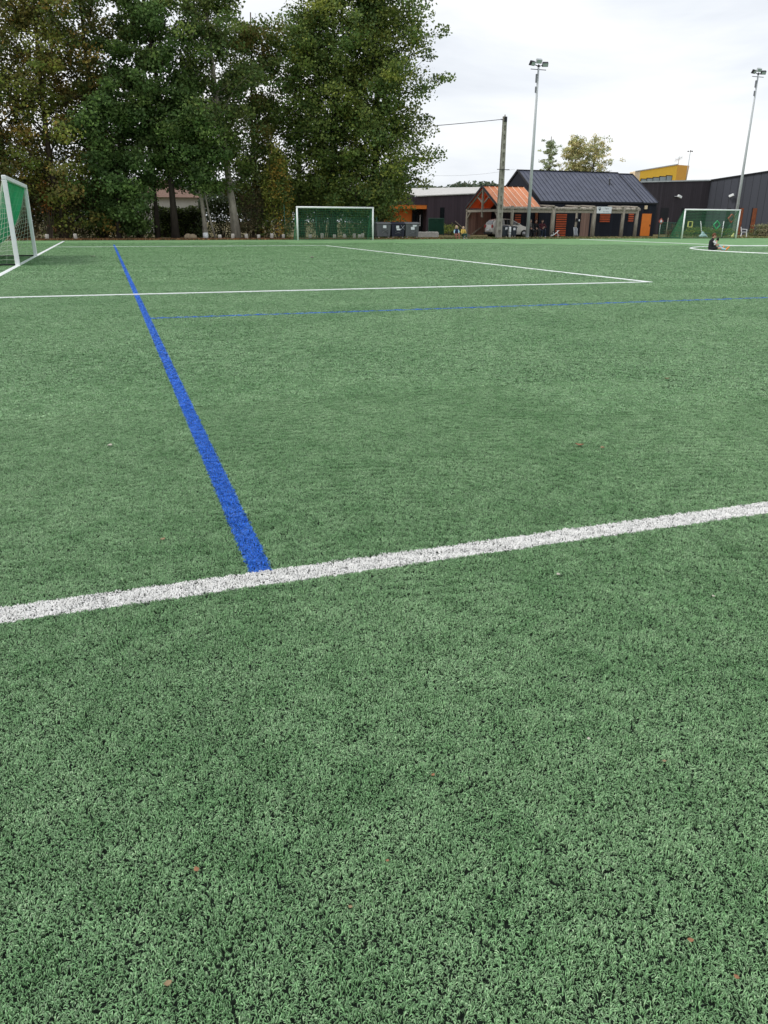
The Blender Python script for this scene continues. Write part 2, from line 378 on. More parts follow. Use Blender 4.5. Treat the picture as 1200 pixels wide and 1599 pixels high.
def pitch_line(a, c, wd, h, name='pitch_line'):
    o = MB().beam(F(*a, h / 2), F(*c, h / 2), wd, h).build(name, M['white']); tag(o, kind='structure')
HL = .022
pitch_line((0, 16), (0, 47.8), .12, .016); pitch_line((.07, PEN_T0), (PEN_S - .06, PEN_T0), .12, .016); pitch_line((.07, PEN_T1), (PEN_S - .06, PEN_T1), .12, HL)
pitch_line((PEN_S, PEN_T0 - .06), (PEN_S, PEN_T1 + .06), .12, HL * .8); pitch_line((34.5, 32.1), (34.5, 47.8), .12, HL); pitch_line((34.5, -2), (34.5, 16.9), .12, HL)
cb_ = MB(); cb_.tube([F(34.5 + 7.48 * math.cos(i * math.pi / 60), 24.5 + 7.48 * math.sin(i * math.pi / 60), HL * .5) for i in range(121)], .028, 6, False); tag(cb_.build('centre_circle', M['white']), kind='structure')
def blade_tile(name, size, dens, length, width, height, seed, clump):
    rng = np.random.default_rng(seed); n = int(dens * size * size)
    # tufts: blades leave a few at a time from a stitch and lean their own way
    nt_ = n // 4; g_ = int(math.sqrt(nt_)); nt_ = g_ * g_; tx = (np.stack(np.meshgrid(np.arange(g_), np.arange(g_)), -1).reshape(-1, 2) + rng.uniform(0, 1, (nt_, 2))) * size / g_; ta = rng.uniform(0, 2 * math.pi, nt_)
    # coherent lean: low-frequency swirls that tile at the edge
    k = 2 * math.pi / size
    def field(xy, nf, fmax):
        r_ = np.zeros(len(xy))
        for _ in range(nf):
            fx, fy = rng.integers(-fmax, fmax + 1, 2); r_ += np.sin(k * (fx * xy[:, 0] + fy * xy[:, 1]) + rng.uniform(0, 6.28))
        return r_ / math.sqrt(nf / 2)
    sw = 1.2 * field(tx, 8, 7); thick = field(tx, 14, 11); lift = field(tx, 10, 9)
    ok = rng.random(nt_) < np.clip(.98 - .08 * np.maximum(0, -thick - .3), .45, 1); tx, ta, sw, thick, lift = tx[ok], ta[ok], sw[ok], thick[ok], lift[ok]; nt_ = len(tx)
    idx = np.repeat(np.arange(nt_), 4); n = len(idx)
    base = tx[idx] + rng.normal(0, width * 1.25, (n, 2))
    az = ta[idx] * .35 + sw[idx] * 1.6 + rng.normal(0, .9, n)
    tall = np.clip(.78 + .17 * lift, .4, 1.25)[idx]
    hh = height * rng.uniform(.55, 1.15, n) * tall; ll = length * rng.uniform(.6, 1.3, n); ww = width * rng.uniform(.75, 1.25, n)
    dx = np.stack([np.cos(az), np.sin(az)], 1); px = np.stack([-np.sin(az), np.cos(az)], 1)
    prof = [(-.05, 0, .8), (.12, .62, 1), (.5, 1.0, .95), (1.0, .78, .35)]
    rows = []
    tw = rng.normal(0, .45, n)
    for f_, z_, w_ in prof:
        c = base + dx * (ll * f_)[:, None]; z = hh * z_
        for sg in (-1, 1):
            q = c + px * (ww * w_ * .5 * sg)[:, None]
            rows.append(np.column_stack([q, np.maximum(z + sg * ww * w_ * .5 * tw, -.004)]))
    V = np.stack(rows, 1).reshape(-1, 3); V[:, 0] -= size / 2; V[:, 1] -= size / 2
    o = np.arange(n)[:, None] * 8
    Q = np.concatenate([o + np.array([[0, 1, 3, 2]]), o + np.array([[2, 3, 5, 4]]), o + np.array([[4, 5, 7, 6]])], 0)
    br = rng.uniform(.42, 1.18, n)[:, None]; c = np.ones((n, 3)) * br; c[:, 1] *= rng.uniform(.96, 1.05, n)
    pale = rng.random(n) < .14; c[pale] *= np.array([1.45, 1.22, 1.4])  # scattered greyish blades; their paler colour also paints in highlights of sheen
    C = np.repeat(c, 8, 0)
    return np_mesh(name, V, Q, m_blade, C, link=False)
def in_view(c, pad):
    x, y = c
    if y < -2.5 - pad: return False
    return abs(x) <= (y + 5) * .72 + pad
def turf_field(name, size, variants, rmin, rmax, label):
    """one object: a vertex per tile, geometry nodes set a patch of blades on each"""
    colr = bpy.data.collections.new(name + '_patches')
    for v in variants: colr.objects.link(v)
    pts = []; idx = []; rng = random.Random(len(name))
    n = int(rmax / size) + 3
    for i in range(-n, n):
        for j in range(-2, n):
            s0 = (i + .5) * size; t0 = (j + .5) * size
            c = F(s0, t0 + CT)
            d = math.hypot(c.x, c.y)
            key = 24.0 if False else d
            if rmin <= d < rmax and t0 + CT < EDGE - size / 2 and in_view((c.x, c.y), size):
                pts.append((c.x, c.y, 0)); idx.append((rng.randrange(len(variants)), ROT + rng.randrange(4) * math.pi / 2))
    me = bpy.data.meshes.new(name); me.from_pydata(pts, [], [])
    a = me.attributes.new('pick', 'INT', 'POINT'); a.data.foreach_set('value', [q[0] for q in idx])
    r_ = me.attributes.new('turn', 'FLOAT', 'POINT'); r_.data.foreach_set('value', [q[1] for q in idx])
    o = bpy.data.objects.new(name, me); COL.objects.link(o); me.materials.append(m_blade)
    ng = bpy.data.node_groups.new(name + '_nodes', 'GeometryNodeTree')
    ng.interface.new_socket('Geometry', in_out='INPUT', socket_type='NodeSocketGeometry'); ng.interface.new_socket('Geometry', in_out='OUTPUT', socket_type='NodeSocketGeometry')
    gi = ng.nodes.new('NodeGroupInput'); go = ng.nodes.new('NodeGroupOutput'); ip = ng.nodes.new('GeometryNodeInstanceOnPoints')
    ci = ng.nodes.new('GeometryNodeCollectionInfo'); ci.inputs[0].default_value = colr; ci.inputs['Separate Children'].default_value = True
    na = ng.nodes.new('GeometryNodeInputNamedAttribute'); na.data_type = 'INT'; na.inputs[0].default_value = 'pick'
    nb = ng.nodes.new('GeometryNodeInputNamedAttribute'); nb.data_type = 'FLOAT'; nb.inputs[0].default_value = 'turn'
    cx = ng.nodes.new('ShaderNodeCombineXYZ'); ip.inputs['Pick Instance'].default_value = True
    l = ng.links.new
    l(gi.outputs[0], ip.inputs['Points']); l(ci.outputs[0], ip.inputs['Instance']); l(na.outputs[0], ip.inputs['Instance Index'])
    l(nb.outputs[0], cx.inputs[2]); l(cx.outputs[0], ip.inputs['Rotation']); l(ip.outputs[0], go.inputs[0])
    md = o.modifiers.new('patches', 'NODES'); md.node_group = ng
    tag(o, label, 'turf', kind='stuff')
    return o
random.seed(3)
R1, R2, R3 = 6.0, 17.0, 46.0
nearv = [blade_tile('patch_near', .5, 112000, .0068, .00165, .0095, 10 + i, 1) for i in range(4)]
midv = [blade_tile('patch_mid', 1.0, 27000, .016, .0034, .0125, 20 + i, 1) for i in range(3)]
farv = [blade_tile('patch_far', 2.0, 6500, .034, .0072, .015, 30 + i, 1) for i in range(3)]
turf_field('turf', .5, nearv, 0, R1, 'short green artificial turf with dark infill between its blades')
turf_field('turf', 1.0, midv, R1 - .5, R2, 'short green artificial turf with dark infill between its blades, further off')
turf_field('turf', 2.0, farv, R2 - 1.2, R3, 'green artificial turf towards the far touchline')

# fallen leaves and bits on the turf
def fallen_leaf(x, y, size, col, label, k):
    rng = random.Random(k); P0 = GR(x, y); m = mat('fallen_leaf_%d' % k, col, .8, .25, 40)
    n = 9; vs = []; a0 = rng.uniform(0, 6.28)
    for i in range(n):
        u = i / (n - 1); wd = math.sin(math.pi * min(1, u * 1.02)) ** .8 * .34 * size * (1 + .2 * (i % 2)); xx = (u - .5) * size; z = .012 + .15 * size * (u - .5) ** 2 * 4
        for sg, zz in ((-1, .12 * size), (0, 0), (1, .1 * size)):
            p = (xx, sg * wd); vs.append((p[0] * math.cos(a0) - p[1] * math.sin(a0), p[0] * math.sin(a0) + p[1] * math.cos(a0), z + zz))
    fs = []
    for i in range(n - 1):
        for j in (0, 1): a = i * 3 + j; fs.append((a, a + 1, a + 4, a + 3))
    b = MB().add(vs, fs); o = b.build('fallen_leaf', m, smooth=True); o.location = P0
    s_ = o.modifiers.new('thickness', 'SOLIDIFY'); s_.thickness = .0008
    tag(o, label, 'leaf', 'bits of dry leaf lying on the turf')
OR, TN, WH = (.38, .19, .10), (.36, .26, .15), (.62, .58, .50)
for k, (x, y, sz, c, lb) in enumerate([
    (313, 1369, .022, OR, 'orange dry leaf scrap low in the left of the near turf'), (680, 1217, .016, OR, 'small orange leaf scrap on the turf right below the middle of the white line'),
    (904, 696, .07, OR, 'reddish brown leaf beyond the white line, right of centre'), (940, 700, .05, TN, 'tan leaf just right of the reddish brown leaf'),
    (171, 703, .055, WH, 'pale leaf on the turf left of the blue line'), (255, 850, .035, TN, 'tan leaf scrap left of the blue line near its end'),
    (873, 900, .028, WH, 'whitish scrap just below the white line, right of centre'), (1115, 932, .02, WH, 'whitish scrap by the right edge below the white line'),
    (922, 1158, .016, WH, 'cream scrap on the near turf right of centre'), (1083, 1473, .018, OR, 'rusty leaf scrap in the lower right of the turf'),
    (270, 1548, .022, TN, 'thin brown scrap at the bottom left of the turf'), (553, 1425, .014, TN, 'tiny tan scrap on the turf at the bottom centre'),
    (1040, 1192, .016, TN, 'tan scrap on the near turf towards the right edge'), (484, 404, .30, WH, 'pale leaf inside the penalty area beyond its near line'),
    (142, 405, .24, WH, 'pale leaf on the turf right of the near left goal'), (1040, 590, .06, TN, 'tan scrap on the turf beyond the reddish brown leaf'),
    (1155, 1530, .016, OR, 'small rusty scrap in the bottom right corner'), (610, 1352, .012, OR, 'tiny orange scrap low in the middle of the turf')]):
    fallen_leaf(x, y, sz * .62, tuple(q * .75 for q in c), lb, k)

# ------------------------------------------------------------------ goals
def net_panel(fn, nu, nv, r, name, m, parent):
    """cords along a surface fn(u, v), both ways"""
    b = MB()
    for i in range(nu + 1):
        b.tube([fn(i / nu, j / nv) for j in range(nv + 1)], r, 3, False)
    for j in range(nv + 1):
        b.tube([fn(i / nu, j / nv) for i in range(nu + 1)], r, 3, False)
    return b.build(name, m, parent)
def field_goal(s0, t0, wd, ht, depth, bar, label, cell, cord, slump=.25):
    """mouth runs along local x, the net goes back along +y"""
    g = thing('football_goal', F(s0, t0), ROT, label, 'goal', 'small goals parked along the far touchline')
    for x in (0, wd):
        MB().tube([(x, 0, 0), (x, 0, ht)], bar, 14).build('post', M['white'], g, True)
    MB().tube([(-bar, 0, ht), (wd + bar, 0, ht)], bar, 14).build('crossbar', M['white'], g, True)
    fr = MB()
    for x in (.03, wd - .03):
        fr.tube([(x, bar, .04), (x, depth, .04)], .022, 8)
        fr.tube([(x, .04, ht - .05), (x, .35, ht - .12), (x, depth, .05)], .018, 8)
    fr.tube([(0, depth, .04), (wd, depth, .04)], .022, 8); fr.build('net_frame', M['greensteel'], g, True)
    def back(u, v):
        z = ht * (1 - v) * .96 + .04; y = .12 + (depth - .15) * v ** 1.2 + slump * math.sin(math.pi * v) * (.6 + .4 * math.sin(3 * math.pi * u + 1)) * .35
        return (wd * u, y, z - .04 * math.sin(math.pi * u) * (1 - v))
    net_panel(back, int(wd / cell), int(ht * 1.15 / cell), cord, 'back_net', M['net'], g)
    for x in (.02, wd - .02):
        def side(u, v, x=x):
            q = back(0, v); return (x + .05 * math.sin(4 * u + 3 * v), q[1] * u, q[2])
        net_panel(side, max(4, int(depth / cell)), int(ht / cell), cord, 'side_net', M['net'], g)
    return g
sl, _z = PT(462, 377, 48.3); sr, _z = PT(579, 376, 48.3)
cg = field_goal(sl, 48.3, sr - sl, 1.97, 1.3, .055, 'small white goal with dark green net standing before the trees', .12, .0068)
sl2, _z = PT(1061.5, 367, 48.4); sr2, _z = PT(1146, 366, 48.4)
rg = field_goal(sl2, 48.4, sr2 - sl2, 2.08, 1.5, .055, 'white goal with green net before the long charcoal building on the right', .12, .009)

# near left goal with its bunched bright green net
lg = thing('football_goal', F(0, 20.9), ROT, 'large white goal at the left edge with a bright green sagging net', 'goal')
for y in (0, 6.0): MB().beam((0, y, -.01), (0, y, 2.1), .115, .115, (0, 1, 0)).build('post', M['white'], lg, bevel=.02)
MB().beam((0, -.06, 2.155), (0, 6.06, 2.155), .115, .115).build('crossbar', M['white'], lg, bevel=.02)
b = MB()
for y in (0, 6.0): b.tube([(-.06, y, .03), (-2.0, y, .03)], .022, 8)
b.tube([(-2.0, 0, .03), (-2.0, 6, .03)], .022, 8); b.build('ground_frame', M['dark'], lg, True)
CURV = [(-.03, 2.09), (-.12, 1.85), (-.24, 1.5), (-.38, 1.22), (-.53, .97), (-.73, .70), (-.95, .46), (-1.3, .24), (-1.7, .12), (-2.0, .05)]
def lg_back(u, v):
    q = v * (len(CURV) - 1); i = min(int(q), len(CURV) - 2); f_ = q - i
    x = CURV[i][0] * (1 - f_) + CURV[i + 1][0] * f_; z = CURV[i][1] * (1 - f_) + CURV[i + 1][1] * f_
    sag = math.sin(math.pi * u); x -= sag * .22 * math.sin(math.pi * v) * (1 + .3 * math.sin(u * 17)); z -= .08 * sag * math.sin(math.pi * v)
    x += .035 * math.sin(u * 41 + 3 * v) * math.sin(math.pi * v)
    return (x, 6 * (1 - u), z)
vs = []; fs = []; NU, NV = 60, 24
for i in range(NU + 1):
    for j in range(NV + 1): vs.append(lg_back(i / NU, j / NV))
for i in range(NU):
    for j in range(NV): a = i * (NV + 1) + j; fs.append((a, a + 1, a + NV + 2, a + NV + 1))
sh = MB().add(vs, fs).build('net_sheet', M['greensheet'], lg, True)
md = sh.modifiers.new('thickness', 'SOLIDIFY'); md.thickness = .004
def lg_cords(u, v):
    p = lg_back(u, v); return (p[0] + .016, p[1], p[2] + .004)
net_panel(lg_cords, 40, 16, .0045, 'net_cords', M['cordgreen'], lg)
bb = MB(); bb.tube([lg_back(0, j / 24) for j in range(25)], .010, 5); bb.build('net_border_rope', M['net_pale'], lg, True)
def lg_side(y):
    def fn(u, v):
        p = lg_back(0, v); top = 2.05 * (1 - v) + .04
        xx = p[0] * u; zz = p[2] * u + (1 - u) * (2.05 * (1 - v) + .03)
        return (xx - .02, y + .05 * math.sin(5 * u + 7 * v), zz - .03 * math.sin(9 * u) * math.sin(6 * v))
    return fn
net_panel(lg_side(6.0), 8, 17, .005, 'side_net', M['net_pale'], lg)
net_panel(lg_side(0.0), 8, 17, .005, 'side_net', M['net_pale'], lg)

# ------------------------------------------------------------------ clubhouse (field-aligned local frame: x along s, y along t)
def FT(name, s, t, label, cat, group=None): return thing(name, F(s, t), ROT, label, cat, group)
S0, T0 = 30, 54
club = FT('clubhouse', S0, T0, 'dark navy clubhouse with ribbed blue grey roof and orange shutters', 'building')
def q(s, t, z): return (s - S0, t - T0, z)
# walls with openings built up from blocks
WX0, WX1, WT = 35.7 - S0, 46.95 - S0, 56.0 - T0
b = MB(); b.box(WX0, WX1, WT, WT + 8, 0, 2.68)
b.add([(WX0, WT, 2.68), (WX0, WT + 8, 2.68), (WX0, WT + 4, 5.1), (WX0 + .25, WT, 2.68), (WX0 + .25, WT + 8, 2.68), (WX0 + .25, WT + 4, 5.1)], [(0, 1, 2), (5, 4, 3), (0, 2, 5, 3), (1, 4, 5, 2)])
b.add([(WX1 - .25, WT, 2.68), (WX1 - .25, WT + 8, 2.68), (WX1 - .25, WT + 4, 5.0), (WX1, WT, 2.68), (WX1, WT + 8, 2.68), (WX1, WT + 4, 5.0)], [(0, 1, 2), (5, 4, 3), (0, 2, 5, 3), (1, 4, 5, 2)])
b.box(33.3 - S0, WX0 - .005, WT + .2, WT + 4, 0, 2.6)
b.build('wall', M['navy_wall'], club)
def gable_roof(x0, x1, y0, y1, ze, zr, th, name, m, parent, rib_m, pitch_w, trim, rw=.035):
    ym = (y0 + y1) / 2; b = MB()
    b.prism([(y0, ze), (ym, zr), (y1, ze), (y1, ze - th), (ym, zr - th), (y0, ze - th)], 0, x0, x1)
    rf = b.build(name, m, parent); rb = MB(); n = int(round((x1 - x0) / pitch_w))
    for i in range(n + 1):
        x = x0 + (x1 - x0) * i / n
        for ya in (y0, y1): rb.beam((x, ya, ze + .012), (x, ym, zr + .012), rw, .06, (0, 0, 1))
    rb.build('seam', rib_m, rf)
    tr = MB(); 
    for x in (x0 - .015, x1 + .015):
        for ya in (y0, y1): tr.beam((x, ya, ze - .02), (x, ym, zr - .02), .06, .16, (0, 0, 1))
    tr.box(x0, x1, y0 - .05, y0 + .02, ze - .13, ze - .01); tr.box(x0, x1, ym - .12, ym + .12, zr - .01, zr + .035)
    tr.build('trim', trim, rf)
    return rf
r1 = gable_roof(35.66 - S0, 45.45 - S0, 55.9 - T0, 64.1 - T0, 2.76, 5.24, .1, 'roof', M['navy_roof'], club, M['navy_roof'], .40, M['dark'])
r2 = gable_roof(45.49 - S0, 47.0 - S0, 55.9 - T0, 64.1 - T0, 2.74, 5.16, .1, 'roof', M['navy_roof'], club, M['navy_roof'], .40, M['dark'])
def slat_shutter(x0, x1, z0, z1, y, n, slant=0):
    fr = MB(); fr.box(x0 - .05, x1 + .05, y - .02, y - .004, z0 - .04, z1 + .04); f_ = fr.build('shutter', M['dark'], club)
    sm = MB(); h = (z1 - z0) / n
    for i in range(n): sm.beam((x0, y - .05, z0 + h * (i + .5)), (x1, y - .05, z0 + h * (i + .5)), .035, h * .62)
    sm.build('slats', M['shutter'], f_); return f_
def px_shutter(xa, xb, ya, yb, n, T=56.0):
    xm = (ya + yb) / 2
    s_a, _ = PT(xa, xm, T); s_b, _ = PT(xb, xm, T); _, z1 = PT((xa + xb) / 2, ya, T); _, z0 = PT((xa + xb) / 2, yb, T)
    return slat_shutter(s_a - S0, s_b - S0, max(.06, z0), z1, T - T0, n)
px_shutter(864, 880, 331, 367, 10); px_shutter(933, 948.5, 330.5, 344, 4); px_shutter(977.5, 985.5, 329.5, 343, 4)
px_shutter(800, 809, 332, 354, 6, 56.2)
sa, _ = PT(997.5, 347, 56); sb, _ = PT(1012, 347, 56)
d = MB().box(sa - S0, sb - S0, WT - .05, WT - .003, .08, 1.86).build('door', M['orange'], club, bevel=.01)
MB().box(sb - S0 - .1, sb - S0 - .05, WT - .09, WT - .052, .85, 1.0).build('handle', M['dark'], d)
sa, _ = PT(903, 347, 56); sb, _ = PT(916, 347, 56)
MB().box(sa - S0, sb - S0, WT - .04, WT - .003, .05, 1.95).build('door', M['brownboard'], club)
sa, _ = PT(832, 347, 56); sb, _ = PT(836, 347, 56)
MB().box(sa - S0, sb - S0, WT + .12 - .1, WT + .196 - .1, .05, 2.0).build('door_jamb', M['rust'], club)
sa, za = PT(1002, 323, 56); MB().box(sa - S0, sa - S0 + .28, WT - .1, WT - .003, za, za + .3).build('wall_light', M['cream'], club, bevel=.02)
sx, sz = PT(947, 283, 58.3); b = MB(); b.tube([(sx - S0 - .25, 58.0 - T0, sz - .55), (sx - S0, 58.2 - T0, sz - .15), (sx - S0 + .04, 58.3 - T0, sz + .35)], .055, 10)
vp = b.build('vent_pipe', M['dark'], club, True); MB().tube([(sx - S0 + .04, 58.3 - T0, sz + .36), (sx - S0 + .04, 58.3 - T0, sz + .43)], .075, 10).build('cap', M['galv'], vp, True)

# ------------------------------------------------------------------ orange-roofed carport
cp = FT('carport', 31, 54, 'open timber carport under an orange ribbed sheet roof', 'carport')
cr_ = gable_roof(0, 3.62, 0, 6, 2.25, 3.82, .04, 'roof', M['orange_roof'], cp, M['seam'], .52, M['dark'], .055)
_t = M['orange_roof'].node_tree; _b = [n for n in _t.nodes if n.type == 'BSDF_PRINCIPLED'][0]; _o = [n for n in _t.nodes if n.type == 'OUTPUT_MATERIAL'][0]
_tr = _t.nodes.new('ShaderNodeBsdfTranslucent'); _tr.inputs[0].default_value = (.95, .22, .04, 1); _mi = _t.nodes.new('ShaderNodeMixShader'); _mi.inputs[0].default_value = .28   # thin orange sheets let light through
_t.links.new(_b.outputs[0], _mi.inputs[1]); _t.links.new(_tr.outputs[0], _mi.inputs[2]); _t.links.new(_mi.outputs[0], _o.inputs[0])
for x, y in ((.12, .12), (.12, 5.85), (3.45, 5.85)): MB().box(x - .09, x + .09, y - .09, y + .09, .08, 2.1).build('post', M['timber'], cp)
for y in (.12, 5.85): MB().beam((0, y, 2.06), (3.6, y, 2.06), .14, .16).build('wall_plate', M['timber'], cp)
tr = MB(); tr.beam((.12, .2, 1.98), (.12, 5.8, 1.98), .12, .18)
tr.beam((.13, .15, 2.15), (.13, 3, 3.62), .10, .16); tr.beam((.13, 5.85, 2.15), (.13, 3, 3.62), .10, .16); tr.beam((.10, 3, 1.5), (.10, 3, 3.6), .14, .14)
tr.beam((.16, 3.0, 2.5), (.16, 1.9, 3.05), .09, .1); tr.beam((.16, 3.0, 2.5), (.16, 4.1, 3.05), .09, .1)
tr.build('truss', M['timber'], cp)
for y, sg in ((.2, 1), (5.78, -1)): MB().beam((.12, y, 1.4), (.12, y + sg * .6, 1.95), .09, .09).build('knee_brace', M['timber'], cp)
MB().box(.22, 3.35, 5.8, 5.86, .12, 2.0).build('board_wall', M['brownboard'], cp)
MB().beam((.5, 5.6, .15), (2.1, 5.68, 1.25), .05, .12).build('diagonal_brace', M['timber'], cp)
b = MB().box(-.12, .36, 5.62, 6.1, 0, .08 + .08); b.build('post_footing', M['paleconc'], cp)

# ------------------------------------------------------------------ pergola of rough logs before the clubhouse
pg = FT('pergola', 32, 54, 'weathered grey log pergola along the clubhouse front', 'pergola')
def post(x, lean=0, r=.13, zt=2.32, y=0):
    MB().tube([(x, y, 0), (x + lean * .5, y, 1.1), (x + lean, y, zt)], [r * 1.05, r, r * .95], 12).build('post', M['timber'], pg, True)
PXP = [794, 857.5, 921, 966, 987.5]
for px_, yb, rr_ in ((794, 368, .12), (857.5, 368, .17), (921, 367, .17), (966, 365, .14), (987.5, 364, .14), (898, 366, .09)):
    s_, _ = PT(px_, yb, 54); post(s_ - 32, .03, rr_, y=.35 if px_ == 898 else 0)
# one long log beam with scalloped bark, a plank below
s_end, _ = PT(996, 320, 54)
b = MB(); pts = []; rs = []; rg_ = random.Random(5); n = 90
for i in range(n + 1):
    x = (-1.1) + (s_end - 32 + 1.1) * i / n; pts.append((x, 0, 2.14 + .01 * rg_.uniform(-1, 1))); rs.append(.13 + .018 * math.sin(i * 1.1) + .012 * rg_.uniform(-1, 1))
b.tube(pts, rs, 12); b.build('log_beam', M['log'], pg, True)
MB().beam((-.9, -.0, 1.93), (s_end - 32 - .15, 0, 1.93), .14, .17).build('lower_beam', M['timber'], pg)
for px_ in (857.5, 898, 921, 966, 987.5):
    s_, _ = PT(px_ + 1.5, 321, 54); MB().tube([(s_ - 32, -.25, 2.31), (s_ - 32, 1.95, 2.40)], .075, 10).build('rafter', M['timber'], pg, True)
# sign on the beam
s_a, z_a = PT(928, 330, 53.8); s_b, z_b = PT(952, 319.5, 53.8)
sg = FT('sign_board', s_a, 53.8, 'white sign board with a dark crest fixed to the log pergola', 'sign')
sg.location.z = z_a; W_, H_ = s_b - s_a, z_b - z_a
MB().box(0, W_, -.012, .012, 0, H_).build('panel', M['paper'], sg, bevel=.004)
b = MB(); b.prism([(W_ * .10, H_ * .86), (W_ * .26, H_ * .86), (W_ * .255, H_ * .55), (W_ * .18, H_ * .36), (W_ * .115, H_ * .55)], 1, -.018, -.0125); b.build('crest', M['ink'], sg)
b = MB(); b.prism([(W_ * .13, H_ * .74), (W_ * .23, H_ * .80), (W_ * .23, H_ * .72), (W_ * .14, H_ * .64)], 1, -.022, -.0185); b.build('crest_band', M['paper'], sg)
def text(body, size, loc, parent, m, name='lettering'):
    c = bpy.data.curves.new(name, 'FONT'); c.body = body; c.size = size; c.extrude = .001; c.align_x = 'CENTER'; c.align_y = 'CENTER'
    o = bpy.data.objects.new(name, c); COL.objects.link(o); o.data.materials.append(m); o.location = loc; o.rotation_euler = (math.pi / 2, 0, 0); o.parent = parent
    bpy.context.view_layer.update()
    me = bpy.data.meshes.new_from_object(o.evaluated_get(bpy.context.evaluated_depsgraph_get())); o2 = bpy.data.objects.new(name, me); COL.objects.link(o2)
    o2.location = loc; o2.rotation_euler = (math.pi / 2, 0, 0); o2.parent = parent; bpy.data.objects.remove(o); return o2
text('Tigery', H_ * .30, (W_ * .66, -.014, H_ * .72), sg, M['ink'])
text('Saint Germain', H_ * .19, (W_ * .64, -.014, H_ * .25), sg, M['ink'])

# ------------------------------------------------------------------ big buildings behind
# purple brown hall at left
TL = 69.0
sA, _ = PT(655, 340, TL); sB = PT(790, 340, TL)[0]
hall = FT('hall', sA, TL, 'low purple brown clad hall with pale roof and orange entrance recess', 'building')
w1, w2 = PT(663, 306, TL)[1], PT(745, 301.5, TL)[1]
Lh = sB - sA; zr_ = lambda x: w1 + (w2 - w1) * x / (PT(745, 340, TL)[0] - sA)
e_ = PT(663, 340, TL)[0] - sA       # wall starts here; the orange recess lies to its left
sO = PT(588, 340, TL)[0] - sA       # far left end of the orange part
b = MB(); b.prism([(e_, 0), (Lh, 0), (Lh, zr_(Lh)), (e_, zr_(e_))], 1, 0, 9); b.build('wall', M['clad_left'], hall)
b = MB(); b.prism([(sO, PT(655, 319, TL)[1]), (e_ - .004, PT(655, 319, TL)[1]), (e_ - .004, w1), (sO, w1 - .15)], 1, 0, 9); b.build('fascia', M['clad_left'], hall)
zo = PT(655, 319, TL)[1]
MB().box(sO, e_ - .01, 1.2, 1.4, 0, zo - .005).build('entrance_wall', M['orange'], hall)
b = MB().box(sO, e_ - .01, .05, 1.2, zo - .36, zo - .006); b.build('lintel', M['orange'], hall)
MB().box(e_ - 1.05, e_ - .02, 1.1, 1.195, 0, zo - .37).build('glazed_door', M['darkglass'], hall)
b = MB()
for x in (e_ - 1.06, e_ - .55, e_ - .06): b.box(x, x + .05, 1.05, 1.098, 0, zo - .38)
b.box(e_ - 1.06, e_ - .01, 1.05, 1.096, 2.0, 2.06); b.build('door_frame', M['dark'], hall)
MB().box(e_ - .33, e_ - .24, 1.0, 1.04, .75, 1.75).build('door_sticker', M['paper'], hall)
zt1, zt2 = PT(657, 296, TL + 6)[1], PT(740, 293.5, TL + 6)[1]
b = MB(); b.add([(e_ - 1, -.15, w1 - .02), (Lh, -.15, zr_(Lh) + .04), (Lh, 6, zt2 + .1), (e_ - 1, 6, zt1),
                 (e_ - 1, -.15, w1 + .06), (Lh, -.15, zr_(Lh) + .12), (Lh, 6, zt2 + .2), (e_ - 1, 6, zt1 + .1)],
                [(3, 2, 1, 0), (4, 5, 6, 7), (0, 1, 5, 4), (1, 2, 6, 5), (2, 3, 7, 6), (3, 0, 4, 7)]); b.build('roof', M['greyroof'], hall)
xa, za = PT(683.5, 340, TL); xb, zb = PT(690.5, 323, TL)
MB().box(xa - sA, xb - sA, -.03, -.003, za, zb).build('window', M['darkglass'], hall)
xa, za = PT(706.5, 344, TL); xb, zb = PT(717, 353.5, TL)
ra = FT('handrail', xa, TL - .12, 'slanting pale wooden rail on the purple brown wall', 'rail')
MB().beam((0, 0, za), (xb - xa, 0, zb), .05, .07).build('rail', M['timber'], ra)
for f_ in (.15, .85): MB().tube([((xb - xa) * f_, 0, za + (zb - za) * f_), ((xb - xa) * f_, .11, za + (zb - za) * f_ - .05)], .015, 6).build('bracket', M['dark'], ra)
# green mesh gate before the hall
xa, _ = PT(666, 355, 64); xb, zt = PT(690, 340, 64)
gt = FT('mesh_gate', xa, 64, 'dark green mesh gate in front of the purple brown hall', 'gate')
b = MB(); W_ = xb - xa
b.tube([(0, 0, 0), (0, 0, zt), (W_, 0, zt), (W_, 0, 0)], .03, 8); b.build('frame', M['greensteel'], gt)
b = MB(); n = int(W_ / .05)
for i in range(1, n): b.box(W_ * i / n - .009, W_ * i / n + .009, -.004, .004, .1, zt)
for j in range(1, 9): b.box(0, W_, .0045, .012, zt * j / 9 - .008, zt * j / 9 + .008)
b.box(.03, W_ - .03, .02, .03, .1, zt - .04); b.build('mesh_panel', M['greensteel'], gt)

# long charcoal building at right: two wings meeting in a corner
TR = 70.0
sA, zA = PT(1000, 281, TR); sC, zC = PT(1106, 277.5, TR)
lb = FT('charcoal_building', sA - 3, TR, 'long charcoal building with vertical cladding and rust coloured slots', 'building')
x0_, xC = 0, sC - sA + 3; zl = zA - (zC - zA) * 3 / (sC - sA)
b = MB(); b.prism([(x0_, 0), (xC, 0), (xC, zC), (x0_, zl)], 1, 0, 14); b.build('wall', M['clad_right'], lb)
b = MB(); b.beam((x0_, -.02, zl + .05), (xC, -.02, zC + .05), .2, .12); b.build('coping', M['galv'], lb)
def on_right(x, y):                       # right wing: plane from the corner to a point nearer the camera
    return None
sD, zD = PT(1215, 259.8, 63.5)
dv = Vector((sD - sC, 63.5 - TR)); LB = dv.length; angB = math.atan2(dv.y, dv.x)
LBx = LB * 1.6; zE = zC + (zD - zC) * 1.6
